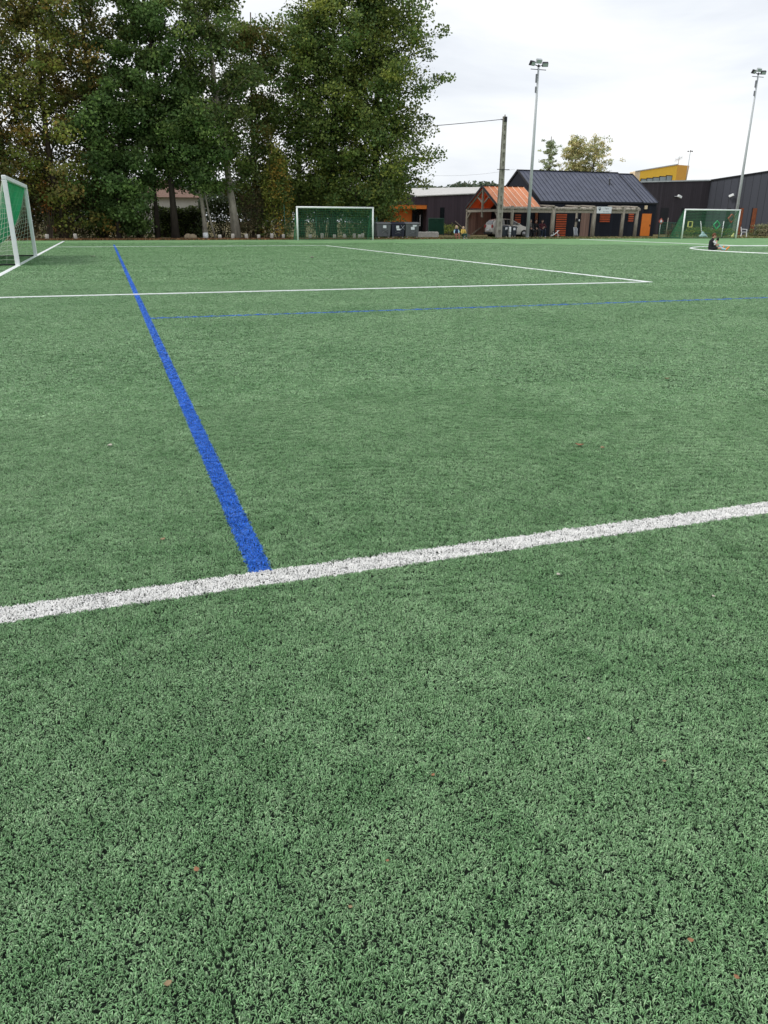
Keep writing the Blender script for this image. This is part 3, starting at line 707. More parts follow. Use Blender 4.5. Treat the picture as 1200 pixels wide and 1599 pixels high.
ux, uy = math.cos(angB), math.sin(angB); nx, ny = -uy, ux
def wp(a, o, z): return (xC + ux * a + nx * o, uy * a + ny * o, z)
wb = MB().prism([(0, 0), (LBx, 0), (LBx, zE), (0, zC)], 1, 0, 12).build('wing_wall', M['clad_grey'], lb)
wb.location = (xC, 0, 0); wb.rotation_euler = (0, 0, angB)
cpn = MB().beam((0, -.02, zC + .05), (LBx, -.02, zE + .05), .2, .12).build('coping', M['dark'], wb)
def wing_hit(x, y):
    d = _ray(x, y); o0 = F(sA - 3, TR); c = o0 + Vector((*(E1 * (xC)), 0)); u = E1 * ux + E2 * uy; nn = E1 * nx + E2 * ny
    k = (np.array(c[:2]) @ nn) / (d[:2] @ nn); p = d[:2] * k
    return float((p - np.array(c[:2])) @ u), float(d[2] * k + CAMH)
def wing_panel(x0, x1, y0, y1, m, name, dpt=.03):
    a, zt = wing_hit(x0, y0); c, _ = wing_hit(x1, y0); _, zb = wing_hit((x0 + x1) / 2, y1)
    return MB().box(a, c, -dpt, -.003, max(.02, zb), zt).build(name, m, wb)
def wallA_panel(x0, x1, y0, y1, m, name, dpt=.03):
    a, zt = PT(x0, y0, TR); c, _ = PT(x1, y0, TR); _, zb = PT((x0 + x1) / 2, y1, TR)
    return MB().box(a - sA + 3, c - sA + 3, -dpt, -.003, max(.02, zb), zt).build(name, m, lb)
wing_panel(1153, 1158.5, 320, 362, M['rust'], 'slot_window'); wing_panel(1173, 1179.5, 320, 362, M['rust'], 'slot_window')
wing_panel(1151.5, 1153, 319, 362, M['dark'], 'slot_reveal', .05); wing_panel(1171.5, 1173, 319, 362, M['dark'], 'slot_reveal', .05)
for x0, x1 in ((1018, 1023), (1029, 1041), (1061, 1072)):
    dd = wallA_panel(x0, x1, 320.5, 364, M['dark'], 'door')
wing_panel(1132, 1138, 320, 364, M['dark'], 'door'); wallA_panel(1094, 1100, 320, 364, M['dark'], 'door')
def wall_lamp(x, y, side, sgn, label):
    if side == 'A':
        s_, z_ = PT(x, y, TR - .35); o = thing('floodlight', F(s_, TR - .35, z_), ROT, label, 'lamp', 'white floodlights on the charcoal building')
    else:
        a, z_ = wing_hit(x, y); c = F(sA - 3, TR) + Vector((*(E1 * (xC + ux * a - nx * .35) + E2 * (uy * a - ny * .35)), 0)); c.z = z_
        o = thing('floodlight', c, ROT + angB, label, 'lamp', 'white floodlights on the charcoal building')
    MB().beam((-.2, -.05, .05 * sgn), (.25, -.05, -.13 * sgn), .22, .24).build('lamp_head', M['white'], o, bevel=.03)
    MB().beam((-.3, .02, -.02), (-.3, .34, -.02), .07, .07).build('bracket', M['galv'], o)
    return o
wall_lamp(1057, 302, 'A', 1, 'white floodlight on the left wing of the charcoal building')
wall_lamp(1141, 301, 'B', -1, 'white floodlight on the right wing of the charcoal building')
s_, z_ = PT(1108, 314, TR - .2); o = thing('wall_lamp', F(s_, TR - .2, z_), ROT, 'small dark wall lamp near the corner of the charcoal building', 'lamp')
MB().ball((0, 0, 0), (.14, .14, .14)).build('housing', M['dark'], o, True); MB().ball((-.03, -.11, .03), (.06, .05, .06)).build('lens', M['paper'], o, True); MB().tube([(0, .1, 0), (0, .2, 0)], .03).build('bracket', M['dark'], o)

# yellow upper storey beyond
TY = 92.0
sa, za = PT(988, 264.5, TY); sb_, zb_ = PT(1054, 253, TY)
yb = FT('yellow_building', sa, TY, 'amber yellow upper storey with a band of windows behind the charcoal building', 'building')
Ly = sb_ - sa; 
xm, zm = PT(996, 263, TY); xm -= sa
b = MB().prism([(xm, 0), (Ly, 0), (Ly, zb_), (xm, zm)], 1, 0, 1.5); yw = b.build('wall', M['yellow'], yb)
MB().prism([(0, 0), (xm - .004, 0), (xm - .004, zm), (0, za)], 1, .0, 1.2).build('cream_wall', M['cream'], yb)
# slanted end block whose return faces the pitch
zz = PT(1076, 253, TY - 2)[1]; se = PT(1076.5, 253, TY + 1)[0] - sa
MB().add([(Ly + .004, 0, 0), (se - .8, 1.5, 0), (se, 1.5, zb_ + .05), (Ly + .004, 0, zb_), (Ly + .004, 1.5, 0), (se - .8, 3, 0), (se, 3, zb_ + .05), (Ly + .004, 1.5, zb_)],
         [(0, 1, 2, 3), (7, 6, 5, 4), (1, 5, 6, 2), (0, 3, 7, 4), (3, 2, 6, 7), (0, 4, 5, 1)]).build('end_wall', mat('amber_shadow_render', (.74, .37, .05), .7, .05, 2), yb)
MB().beam((0, -.03, za + .05), (Ly, -.03, zb_ + .05), .2, .12).build('coping', M['greyroof'], yb)
for i, (xa_, xb_) in enumerate(((997.5, 1005.5), (1006.5, 1015), (1016, 1025), (1026, 1035.5), (1036.5, 1044.5))):
    a, _ = PT(xa_, 275, TY); c, _ = PT(xb_, 275, TY); _, zt = PT((xa_ + xb_) / 2, 276.5 - (xa_ - 997) * .145, TY); _, zb2 = PT(xa_, 281, TY)
    f_ = MB().box(a - sa - .1, c - sa + .1, -.04, -.003, zb2, zt + .1).build('window', M['dark'], yb); MB().box(a - sa, c - sa, -.06, -.042, zb2 + .1, zt).build('pane', M['glass'], f_)
def mast(x0, y0, x1, y1, t, label, name, kind):
    s_, zb3 = PT(x0, y0, t); _, zt = PT(x1, y1, t); o = FT(name, s_, t, label, 'mast' if kind else 'aerial'); o.location.z = zb3; h = zt - zb3
    if kind:
        MB().tube([(0, 0, 0), (.1, 0, h)], .05, 8).build('pole', M['galv'], o, True)
        b = MB(); b.tube([(.1, 0, h), (.1, 0, h + .25)], .03, 6)
        for k in range(3): a = k * 2.1; b.tube([(.1, 0, h + .1), (.1 + .28 * math.cos(a), .28 * math.sin(a), h + .1)], .02, 6); b.ball((.1 + .3 * math.cos(a), .3 * math.sin(a), h + .1), .09)
        b.build('wind_cups', M['dark'], o, True)
    else:
        MB().tube([(0, 0, 0), (0, 0, h)], .035, 8).build('pole', M['galv'], o, True)
        b = MB(); b.tube([(-.6, 0, h - .5), (.5, 0, h - .1)], .025, 6)
        for k in range(7): u = k / 6; b.tube([(-.6 + 1.1 * u, 0, h - .75 + .4 * u), (-.6 + 1.1 * u, 0, h - .25 + .4 * u)], .018, 5)
        b.build('elements', M['galv'], o, True)
mast(1067, 279, 1071.5, 233, 90.5, 'thin pole with wind cups rising before the yellow building', 'wind_mast', True)
mast(1055, 253, 1055.5, 240, 94, 'television aerial on the yellow building roof', 'television_aerial', False)

# house with tiled roof behind the trees
TH_ = 82.0
sa, _ = PT(205, 330, TH_); sb_, _ = PT(306, 330, TH_); _, ze = PT(270, 309, TH_); _, zr2 = PT(262, 281, TH_ + 4)
ho = FT('house', sa, TH_, 'white rendered house with a clay tiled hip roof seen between trunks', 'building')
Lx = sb_ - sa
MB().box(0, Lx, 0, 8, 0, ze - .02).build('wall', M['housewall'], ho)
MB().add([(-.5, -.5, ze - .1), (Lx + .5, -.5, ze - .1), (Lx + .5, 8.5, ze - .1), (-.5, 8.5, ze - .1), (3.2, 4, zr2), (Lx - 3.6, 4, zr2)], [(0, 1, 5, 4), (1, 2, 5), (2, 3, 4, 5), (3, 0, 4), (3, 2, 1, 0)]).build('roof', M['tile'], ho)
MB().box(Lx * .3, Lx * .3 + .6, 4.1, 4.7, zr2 - .6, zr2 + .6).build('chimney', M['tile'], ho)
# brick glimpses far left
sa, zt = PT(62, 303, 88); sb_, _ = PT(92, 303, 88)
h2 = FT('house', sa, 88, 'orange brick house with a white window glimpsed at far left', 'building'); 
MB().box(0, sb_ - sa, 0, 6, 0, zt).build('wall', mat('orange_brick', (.45, .19, .10), .9, .25, 12), h2)
MB().prism([(-.4, zt + .003), (6.4, zt + .003), (3, zt + 1.8)], 0, -.3, sb_ - sa + .3).build('roof', M['tile'], h2)
xa, _ = PT(67, 320, 88); xb, zb5 = PT(71, 325, 88); wn_ = MB().box(xa - sa, xb - sa, -.05, -.003, zb5, zt - .2).build('window', M['white'], h2)

# ------------------------------------------------------------------ poles, lamps, wires
def floodmast(x, y, t, ytop, label, lean):
    s_, _ = PT(x, y, t); xt, zt = PT(x + lean, ytop, t); o = FT('floodlight_mast', s_, t, label, 'lamp post', 'tall floodlight masts beside the pitch')
    H = zt - .35
    MB().tube([(0, 0, 0), (0, 0, H * .5), (0, 0, H)], [.14, .11, .065], 12).build('pole', M['galv'], o, True)
    MB().box(-.22, .22, -.22, .22, 0, .05).build('base_plate', M['galv'], o)
    b = MB(); b.tube([(-.62, 0, H - .22), (.62, 0, H - .22)], .025, 6); b.tube([(0, 0, H - .05), (0, 0, H + .06)], .09, 10)
    for dx in (-.48, 0, .48): b.tube([(dx * .2, 0, H), (dx, 0, H + .12)], .03, 6)
    b.build('cross_arm', M['dark'], o, True)
    for dx, dz, tw in ((-.52, .14, .35), (0, .30, 0), (.52, .12, -.35)):
        hd = MB().prism([(-.10, -.12), (.11, -.18), (.11, .16), (-.10, .14)], 0, -.21, .21).build('lamp_head', M['galv'] if dx == 0 else M['dark'], o, bevel=.02)
        hd.location = (dx, 0, H + dz); hd.rotation_euler = (.5, 0, tw)
        gl = MB().box(-.18, .18, -.113, -.103, -.10, .12).build('lamp_glass', M['lampglass'], hd)
    MB().box(-.17, -.07, -.06, .06, H - 1.05, H - .5).build('ballast_box', M['steelgrey'], o, bevel=.01)
    MB().box(-.16, -.07, -.05, .05, H - 1.7, H - 1.3).build('ballast_box', M['steelgrey'], o, bevel=.01)
    return o
floodmast(820, 369, 53.0, 92, 'galvanised floodlight mast in front of the clubhouse roof', 17)
floodmast(1141.5, 362.5, 58.5, 103, 'galvanised floodlight mast rising behind the right hand goal', 40)

s_, _ = PT(775, 371, 52.6); up = FT('utility_pole', s_, 52.6, 'grey concrete utility pole with recesses beside the carport', 'pole')
zt = PT(784.5, 180, 52.6)[1]
b = MB(); n = 14; hz = zt / n
for i in range(n):                       # a ladder-like pole: two flanges, solid bands between recesses
    z0, z1 = hz * i, hz * (i + 1); w0 = .23 - .09 * i / n; w1 = .23 - .09 * (i + 1) / n
    for sg in (-1, 1): b.beam((sg * w0 * .72, 0, z0), (sg * w1 * .72, 0, z1), w0 * .56, .22 - .004 * i, (0, 1, 0))
    b.beam((0, 0, z0), (0, 0, z0 + hz * .42), w0 * .92, .17, (0, 1, 0)); b.beam((0, .03, z0 + hz * .42), (0, .03, z1), w0 * .92, .07, (0, 1, 0))
b.build('concrete_shaft', M['concrete'], up)
b = MB(); zc = PT(780, 263, 52.6)[1]; b.tube([(-.5, -.2, zc), (.5, -.2, zc)], .025, 6); b.build('step_bar', M['dark'], up)
b = MB(); b.box(-.09, .09, -.2, -.11, zt - .35, zt - .05); b.tube([(-.08, 0, zt - .25), (-.32, 0, zt - .18)], .03, 6); b.build('bracket', M['dark'], up)
b = MB(); b.tube([(0, 0, zt), (0, 0, zt + .12)], .05, 8); b.build('insulator', M['paleconc'], up)
for zz_ in (1.55, 2.1, 1.1): pass
def wire(a, c, sag, r, label):
    a = Vector(a); c = Vector(c); o = bpy.data.objects
    b = MB(); b.tube([a.lerp(c, i / 24) - Vector((0, 0, sag * 4 * (i / 24) * (1 - i / 24))) for i in range(25)], r, 5)
    w__ = b.build('cable', M['dark'], None, True); tag(w__, label, 'cable')
ptop = F(s_ - .3, 52.6, zt - .2); farp = PT(250, 215, 56)
wire(ptop, F(farp[0], 56, farp[1] + .2), .35, .022, 'black cable running left from the utility pole top into the trees')
a_, za_ = PT(665, 273, 90); c_, zc_ = PT(800, 262, 96)
wire(F(a_, 90, za_), F(c_, 96, zc_), .3, .009, 'faint thin wire low in the sky behind the utility pole')

# ------------------------------------------------------------------ wheeled containers
def container(name, wd, dp, ht, m, label, group, rot=0):
    o = thing(name, (0, 0, 0), ROT, label, 'bin', group)
    b = MB(); w0, w1 = wd * .46, wd * .5; d0, d1 = dp * .44, dp * .5; zb, zt = .16, ht * .86
    b.add([(-w0, -d0, zb), (w0, -d0, zb), (w0, d0, zb), (-w0, d0, zb), (-w1, -d1, zt), (w1, -d1, zt), (w1, d1, zt), (-w1, d1, zt)], [(3, 2, 1, 0), (4, 5, 6, 7), (0, 1, 5, 4), (1, 2, 6, 5), (2, 3, 7, 6), (3, 0, 4, 7)])
    b.build('body', m, o, bevel=.03)
    b = MB(); b.prism([(-d1 - .03, zt + .004), (d1 + .03, zt + .004), (d1 + .03, zt + .06), (d1 * .4, ht), (-d1 * .5, ht - .02), (-d1 - .03, zt + .05)], 0, -w1 - .03, w1 + .03)
    b.build('lid', m, o, bevel=.015)
    for k in (-1, 1): MB().beam((k * w1 * .55, -d1 - .012, zb + .1), (k * w1 * .55, -d1 - .012, zt - .1), .03, .02).build('rib', m, o)
    for x in (-w0 + .1, w0 - .1):
        for y in (-d0 + .08, d0 - .08): MB().tube([(x - .03, y, .08), (x + .03, y, .08)], .08, 12).build('wheel', M['palewheel'], o, True)
    return o
def stick(o, x0, x1, z0, z1, y, m=None, name='sticker'): MB().box(x0, x1, y - .006, y, z0, z1).build(name, m or M['paper'], o)
def cross(o, cx, cz, w, h, y, m):
    b = MB(); b.beam((cx - w, y, cz - h), (cx + w, y, cz + h), .006, .035, (0, -1, 0)); b.beam((cx - w, y - .007, cz + h), (cx + w, y - .007, cz - h), .006, .035, (0, -1, 0)); b.build('chalk_cross', m, o)
BT = 50.95
G3 = 'large four wheeled bins beside the small goal'
c1 = container('waste_container', 1.0, .85, 1.12, M['bingrey'], 'grey wheeled container with one sticker, nearest the small goal', G3); x = PT(596.5, 372, BT)[0]; c1.location = F(x, BT + .42)
stick(c1, -.08, .16, .72, .90, -.43); cross(c1, .08, .55, .24, .13, -.445, M['scratch'])
c2 = container('waste_container', 1.0, .85, 1.12, M['binnavy'], 'navy wheeled container with a white cross, between two grey ones', G3); x = PT(618.5, 372, BT)[0]; c2.location = F(x, BT + .42)
stick(c2, -.16, .06, .70, .88, -.43); stick(c2, -.12, .16, .58, .68, -.43); cross(c2, .32, .77, .13, .14, -.445, M['paper']); cross(c2, -.02, .42, .25, .07, -.445, M['scratch'])
c3 = container('waste_container', 1.02, .85, 1.12, M['bingrey'], 'grey wheeled container with two stickers, beside the concrete block', G3); x = PT(640.5, 372, BT)[0]; c3.location = F(x, BT + .42)
stick(c3, .02, .32, .82, .93, -.43); stick(c3, -.12, .16, .62, .80, -.43); cross(c3, .05, .45, .25, .09, -.445, M['scratch'])
s_, _ = PT(665.5, 368, 54); o = FT('concrete_block', s_, 54, 'long low concrete block on the verge right of the containers', 'block')
x1_ = PT(682, 368, 54)[0] - s_; x0_ = PT(649, 368, 54)[0] - s_
b = MB(); b.box(x0_, x1_, 0, .5, -.01, .40); b.build('body', M['paleconc'], o, bevel=.03)
b = MB(); rr2 = random.Random(2)
for k in range(9): b.ball((x0_ + .1 + (x1_ - x0_ - .2) * k / 8, .25, .41), (.13, .16, .035 + .02 * rr2.random()))
b.build('gravel_top', M['paleconc'], o, True)

# small bins by the utility pole
def wheelie(x0, x1, ytop, t, label, st):
    sa, _ = PT(x0, 369, t); sb, _ = PT(x1, 369, t); zt = PT((x0 + x1) / 2, ytop, t)[1]; wd = sb - sa
    o = container('wheeled_bin', wd, .55, zt, M['bindark'], label, 'slate bins by the utility pole'); o.location = F((sa + sb) / 2, t + .28)
    stick(o, st[0] * wd, st[0] * wd + .18, zt * .66, zt * .66 + .17, -.285)
wheelie(776.5, 790.3, 350, 53.1, 'slate wheeled bin with a sticker just right of the utility pole', (.12,))
wheelie(795, 803.5, 351, 53.3, 'narrow slate wheeled bin with a sticker before the car door', (-.2,))
s_, _ = PT(792.3, 369.5, 52.9); o = FT('white_bollard', s_, 52.9, 'white cylinder post between the two slate bins', 'post')
MB().tube([(0, 0, 0), (0, 0, .78), (0, 0, .82)], [.09, .09, .06], 12).build('cylinder', M['white'], o, True); MB().tube([(0, 0, .40), (0, 0, .44)], .094, 12).build('band', M['scratch'], o, True)

# ------------------------------------------------------------------ small city car
car = FT('parked_car', 32.45, 55.15, 'small silver hatchback parked under the orange carport roof', 'car')
LC, WC = 3.35, 1.5
low = [(-1.66, .30), (-1.68, .62), (-1.62, .90), (-1.50, .98), (.55, .98), (.95, .92), (1.45, .80), (1.64, .62), (1.68, .36), (1.60, .24), (-1.55, .24)]
b = MB(); NST = 9; rows = []
for k in range(NST):
    u = -1 + 2 * k / (NST - 1); y = u * WC / 2; inset = (abs(u) ** 4) * .10
    rows.append([(x * (1 - inset * .5), y, .24 + (z - .24) * (1 - inset * .6)) for x, z in low])
vs = [p for r_ in rows for p in r_]; n = len(low); fs = []
for k in range(NST - 1):
    for i in range(n): a = k * n + i; c = k * n + (i + 1) % n; fs.append((a, c, c + n, a + n))
fs.append(tuple(range(n))); fs.append(tuple((NST - 1) * n + i for i in range(n - 1, -1, -1)))
body = b.add(vs, fs).build('body', M['carpaint'], car, True, bevel=.02)
top = [(-1.62, .90), (-1.50, 1.16), (-1.28, 1.34), (-.75, 1.43), (-.2, 1.41), (.12, 1.32), (.55, 1.12), (.98, .90)]
b = MB(); rows = []
for k in range(NST):
    u = -1 + 2 * k / (NST - 1)
    rows.append([(x, u * (WC / 2 - .03 - max(0, z - .9) * .22), z - .03 * u * u) for x, z in top])
vs = [p for r_ in rows for p in r_]; n = len(top); fs = []
for k in range(NST - 1):
    for i in range(n): a = k * n + i; c = k * n + (i + 1) % n; fs.append((a, c, c + n, a + n))
fs.append(tuple(range(n))); fs.append(tuple((NST - 1) * n + i for i in range(n - 1, -1, -1)))
b.add(vs, fs).build('cabin', M['carpaint'], car, True, bevel=.015)
for sg in (-1, 1):
    for poly in ([(-1.34, .98), (-1.20, 1.24), (-.72, 1.32), (-.70, .96)], [(-.63, .96), (-.64, 1.33), (-.15, 1.32), (-.10, .96)], [(-.04, .96), (-.08, 1.31), (.10, 1.24), (.74, .96)]):
        pts3 = [(x, sg * (WC / 2 - .03 - (z - .9) * .22 + .012), z) for x, z in poly]; pt2 = [(x, y - sg * .03, z) for x, y, z in pts3]
        MB().add(pts3 + pt2, [(0, 1, 2, 3), (7, 6, 5, 4), (0, 4, 5, 1), (1, 5, 6, 2), (2, 6, 7, 3), (3, 7, 4, 0)]).build('side_window', M['darkglass'], car)
MB().add([(-1.622, -.52, 1.0), (-1.622, .52, 1.0), (-1.47, .46, 1.24), (-1.47, -.46, 1.24), (-1.59, -.52, 1.0), (-1.59, .52, 1.0), (-1.44, .46, 1.24), (-1.44, -.46, 1.24)],
         [(0, 1, 2, 3), (7, 6, 5, 4), (0, 4, 5, 1), (1, 5, 6, 2), (2, 6, 7, 3), (3, 7, 4, 0)]).build('rear_window', M['darkglass'], car)
MB().add([(1.0, -.58, .93), (1.0, .58, .93), (.17, .5, 1.31), (.17, -.5, 1.31), (.96, -.58, .91), (.96, .58, .91), (.14, .5, 1.29), (.14, -.5, 1.29)],
         [(0, 1, 2, 3), (7, 6, 5, 4), (0, 4, 5, 1), (1, 5, 6, 2), (2, 6, 7, 3), (3, 7, 4, 0)]).build('windscreen', M['darkglass'], car)
for sg in (-1, 1):
    MB().box(-1.70, -1.60, sg * .62 - .07, sg * .62 + .07, .72, .95).build('tail_light', M['redlens'], car, bevel=.02)
    MB().box(1.50, 1.62, sg * .56 - .1, sg * .56 + .1, .62, .76).build('headlight', M['lampglass'], car, bevel=.02)
    MB().box(.45, .60, sg * .82 - .08, sg * .82 + .08, .98, 1.08).build('door_mirror', M['carpaint'], car, bevel=.02)
    for x in (-1.08, 1.10):
        wh = MB().tube([(x, sg * .78, .29), (x, sg * .58, .29)], .29, 20).build('wheel', M['rubber'], car, True); MB().tube([(x, sg * .79, .29), (x, sg * .70, .29)], .18, 14).build('rim', M['chrome'], wh, True)
MB().box(-1.72, -1.66, -.25, .25, .52, .62).build('number_plate', M['paper'], car)
MB().box(-1.74, -1.55, -.66, .66, .26, .42).build('rear_bumper', M['rubber'], car, bevel=.03)

# ------------------------------------------------------------------ people
def figblob(prims, voxel, name, m, parent, sub=True):
    b = MB()
    for p in prims:
        if p[0] == 'c':
            _, a, c, r0, r1 = p; a = Vector(a); c = Vector(c); d = (c - a); L_ = max(d.length, 1e-4); d /= L_
            pts = [a - d * r0 * .9, a - d * r0 * .6, a, a.lerp(c, .5), c, c + d * r1 * .6, c + d * r1 * .9]; rs = [r0 * .42, r0 * .8, r0, (r0 + r1) / 2 * 1.02, r1, r1 * .8, r1 * .42]
            b.tube(pts, rs, 12)
        else: b.ball(p[1], p[2], 14, 10)
    me = bpy.data.meshes.new(name); me.from_pydata(b.v, [], b.f); me.update()
    import bmesh
    bm = bmesh.new(); bm.from_mesh(me); bmesh.ops.recalc_face_normals(bm, faces=bm.faces); bm.to_mesh(me); bm.free()
    o = bpy.data.objects.new(name, me); COL.objects.link(o)
    rm = o.modifiers.new('r', 'REMESH'); rm.mode = 'VOXEL'; rm.voxel_size = voxel
    s_ = o.modifiers.new('s', 'SMOOTH'); s_.iterations = 3; s_.factor = .5
    bpy.context.view_layer.update()
    m2 = bpy.data.meshes.new_from_object(o.evaluated_get(bpy.context.evaluated_depsgraph_get())); bpy.data.objects.remove(o)
    m2.materials.clear(); m2.materials.append(m); m2.polygons.foreach_set('use_smooth', [True] * len(m2.polygons))
    o = bpy.data.objects.new(name, m2); COL.objects.link(o); o.parent = parent; return o
def hand_prims(wr, el, k, side, curl=.5, thumb_up=Vector((0, 0, 1))):
    wr = Vector(wr); el = Vector(el); d = (wr - el).normalized(); x = d.cross(thumb_up)
    if x.length < .1: x = d.cross(Vector((1, 0, 0)))
    x.normalize(); y = x.cross(d)           # y: thumb side, x: palm normal
    pr = []; pc = wr + d * .045 * k
    for j in (-1.2, 0, 1.2): pr.append(('c', wr + y * j * .008 * k, wr + d * .085 * k + y * j * .022 * k, .017 * k, .013 * k))
    for j, L_ in ((1.5, .070), (.5, .078), (-.5, .072), (-1.5, .058)):
        a = wr + d * .085 * k + y * j * .019 * k; m_ = a + (d * math.cos(curl) + x * math.sin(curl)) * L_ * .55 * k; e = m_ + (d * math.cos(curl * 2.2) + x * math.sin(curl * 2.2)) * L_ * .45 * k
        pr += [('c', a, m_, .0095 * k, .009 * k), ('c', m_, e, .009 * k, .0075 * k)]
    a = wr + d * .02 * k + y * .028 * k; m_ = a + (d * .6 + y * .65 + x * .3) * .045 * k; pr += [('c', a, m_, .012 * k, .011 * k), ('c', m_, m_ + (d * .9 + x * .4) * .03 * k, .011 * k, .009 * k)]
    return pr
def person(loc, rz, J, k, label, mats, hair='short', voxel=.011, cat='person', group=None, extra=None):
    """J: joints in local metres; k: overall thickness scale. mats: dict of materials for skin, hair, top, sleeves, legs, socks, shoes"""
    o = thing('person', loc, rz, label, cat, group); V_ = Vector
    hd = V_(J['head']); nk = V_(J['neck']); ch = V_(J['chest']); pv = V_(J['pelvis']); f = V_(J['face']).normalized()
    hr = J.get('hr', .098) * 1.0
    fu = V_((0, 0, 1)); sd_ = f.cross(fu).normalized()
    P = [('s', hd, (hr * .86, hr * .86, hr * 1.12)), ('c', hd - fu * hr * .55 + f * hr * .25, hd - fu * hr * .75 + f * hr * .32, hr * .52, hr * .38),
         ('c', nk, hd - fu * hr * .3, .046 * k, .05 * k), ('c', hd + f * hr * .85 + fu * hr * .12, hd + f * hr * 1.03 - fu * hr * .12, hr * .10, hr * .15)]
    for sg in (-1, 1): P.append(('s', hd + sd_ * sg * hr * .86, (hr * .16, hr * .16, hr * .26)))
    P += [('c', hd + f * hr * .80 - fu * hr * .42 - sd_ * hr * .2, hd + f * hr * .80 - fu * hr * .42 + sd_ * hr * .2, hr * .1, hr * .1)]
    P += [('c', ch, nk, .10 * k, .055 * k), ('c', pv, ch, .125 * k, .115 * k)]
    top = [('c', pv + (ch - pv) * .1, ch, .142 * k, .138 * k), ('c', ch, nk - (nk - ch) * .12, .125 * k, .075 * k)]; slv = []; leg = [('c', pv, pv + (ch - pv) * .15, .145 * k, .135 * k)]; sock = []; shoe = []; glove = []
    for sd in ('L', 'R'):
        sh, el, wr = V_(J['sh' + sd]), V_(J['el' + sd]), V_(J['wr' + sd]); hp, kn, an, to = V_(J['hip' + sd]), V_(J['kn' + sd]), V_(J['an' + sd]), V_(J['toe' + sd])
        P += [('c', sh, el, .046 * k, .036 * k), ('c', el, wr, .036 * k, .025 * k), ('c', ch, sh, .075 * k, .05 * k)] + hand_prims(wr, el, k, sd)
        P += [('c', hp, kn, .078 * k, .052 * k), ('c', kn, kn.lerp(an, .35), .052 * k, .055 * k), ('c', kn.lerp(an, .35), an, .055 * k, .034 * k), ('c', an, to, .034 * k, .026 * k), ('c', pv, hp, .11 * k, .085 * k)]
        top += [('c', ch, sh, .095 * k, .068 * k)]
        e2 = sh.lerp(el, J.get('sleeve', 1.0)) if J.get('sleeve', 1) < 1 else el
        slv += [('c', sh, e2, .064 * k, .054 * k)]
        if J.get('sleeve', 1) >= 1: slv += [('c', el, el.lerp(wr, .88), .053 * k, .04 * k)]
        leg += [('c', pv, hp, .125 * k, .105 * k)]
        kk = kn if J.get('trouser', 1) >= .5 else hp.lerp(kn, .6)
        leg += [('c', hp, kk, .098 * k, .072 * k)]
        if J.get('trouser', 1) >= 1: leg += [('c', kn, kn.lerp(an, .92), .072 * k, .055 * k)]
        if J.get('sock'): sock += [('c', kn.lerp(an, J['sock']), an, .064 * k, .044 * k), ('c', an, an.lerp(to, .2), .044 * k, .04 * k)]
        dn = (to - an).normalized(); shoe += [('c', an - dn * .03 * k, to, .05 * k, .04 * k), ('c', an, an.lerp(to, .5), .052 * k, .044 * k)]
        if J.get('glove'): glove += [(q_[0], q_[1], q_[2], q_[3] + .012 * k, q_[4] + .012 * k) for q_ in hand_prims(wr, el, k * 1.1, sd)]
    figblob(P, voxel * .8, 'body', mats['skin'], o)
    t_ = figblob(top, voxel, J.get('top_name', 'jacket'), mats['top'], o)
    if mats.get('sleeve'): figblob(slv, voxel, 'sleeves', mats['sleeve'], t_)
    else: figblob(slv, voxel, 'sleeves', mats['top'], t_)
    figblob(leg, voxel, 'trousers' if J.get('trouser', 1) >= 1 else 'shorts', mats['leg'], o)
    if sock: figblob(sock, voxel, 'socks', mats['sock'], o)
    figblob(shoe, voxel, 'shoes', mats['shoe'], o)
    if glove: figblob(glove, voxel * .8, 'gloves', M['black_cloth'], o)
    hp_ = [('s', hd + fu * hr * .22 - f * hr * .14, (hr * .97, hr * .97, hr * 1.02)), ('s', hd - f * hr * .35, (hr * .80, hr * .80, hr * .8)), ('s', hd + fu * hr * .72 + f * hr * .3, (hr * .55, hr * .55, hr * .32))]
    if hair == 'long': hp_ += [('c', hd - f * hr * .5, nk - f * hr * .9 - fu * .05, hr * .8, hr * .5)] + [('c', hd + sd_ * sg * hr * .7, nk + sd_ * sg * hr * .8, hr * .4, hr * .3) for sg in (-1, 1)]
    figblob(hp_, voxel, 'hair', mats['hair'], o)
    b = MB()
    for sg in (-1, 1): b.ball(hd + f * hr * .83 + sd_ * sg * hr * .33 + fu * hr * .08, hr * .09)
    b.build('eyes', M['black_cloth'], o, True)
    if mats.get('scarf'): figblob([('c', nk - V_((.05, 0, .0)), nk + V_((.05, 0, 0)), .07, .07), ('c', nk + f * .07, ch + f * .13, .045, .05)], voxel, 'scarf', mats['scarf'], o)
    return o
# the boy on the centre circle: sits facing right, legs out, gloved hands by his chin
bp = GR(1107, 387)
JB = dict(head=(.07, 0, .655), neck=(.02, 0, .525), chest=(-.02, 0, .40), pelvis=(-.02, 0, .115), face=(.9, -.28, -.42), hr=.097,
          shL=(.0, .125, .445), elL=(.17, .17, .30), wrL=(.25, .06, .43), shR=(.0, -.125, .445), elR=(.12, -.19, .30), wrR=(.20, -.07, .46),
          hipL=(.03, .075, .10), knL=(.34, .11, .27), anL=(.60, .10, .06), toeL=(.66, .12, .19), hipR=(.03, -.075, .10), knR=(.37, -.13, .12), anR=(.68, -.12, .055), toeR=(.80, -.13, .17),
          sleeve=.85, trouser=.2, sock=.25, glove=True, top_name='shirt')
boy = person(bp, R(2), JB, .86, 'boy in black shirt and orange boots sitting on the centre circle line', dict(skin=M['skin'], hair=M['hair_brown'], top=M['black_cloth'], sleeve=M['white_cloth'], leg=M['black_cloth'], sock=M['blue_sock'], shoe=M['orange_boot']), voxel=.010)
boy.scale = (.92, .92, .95)
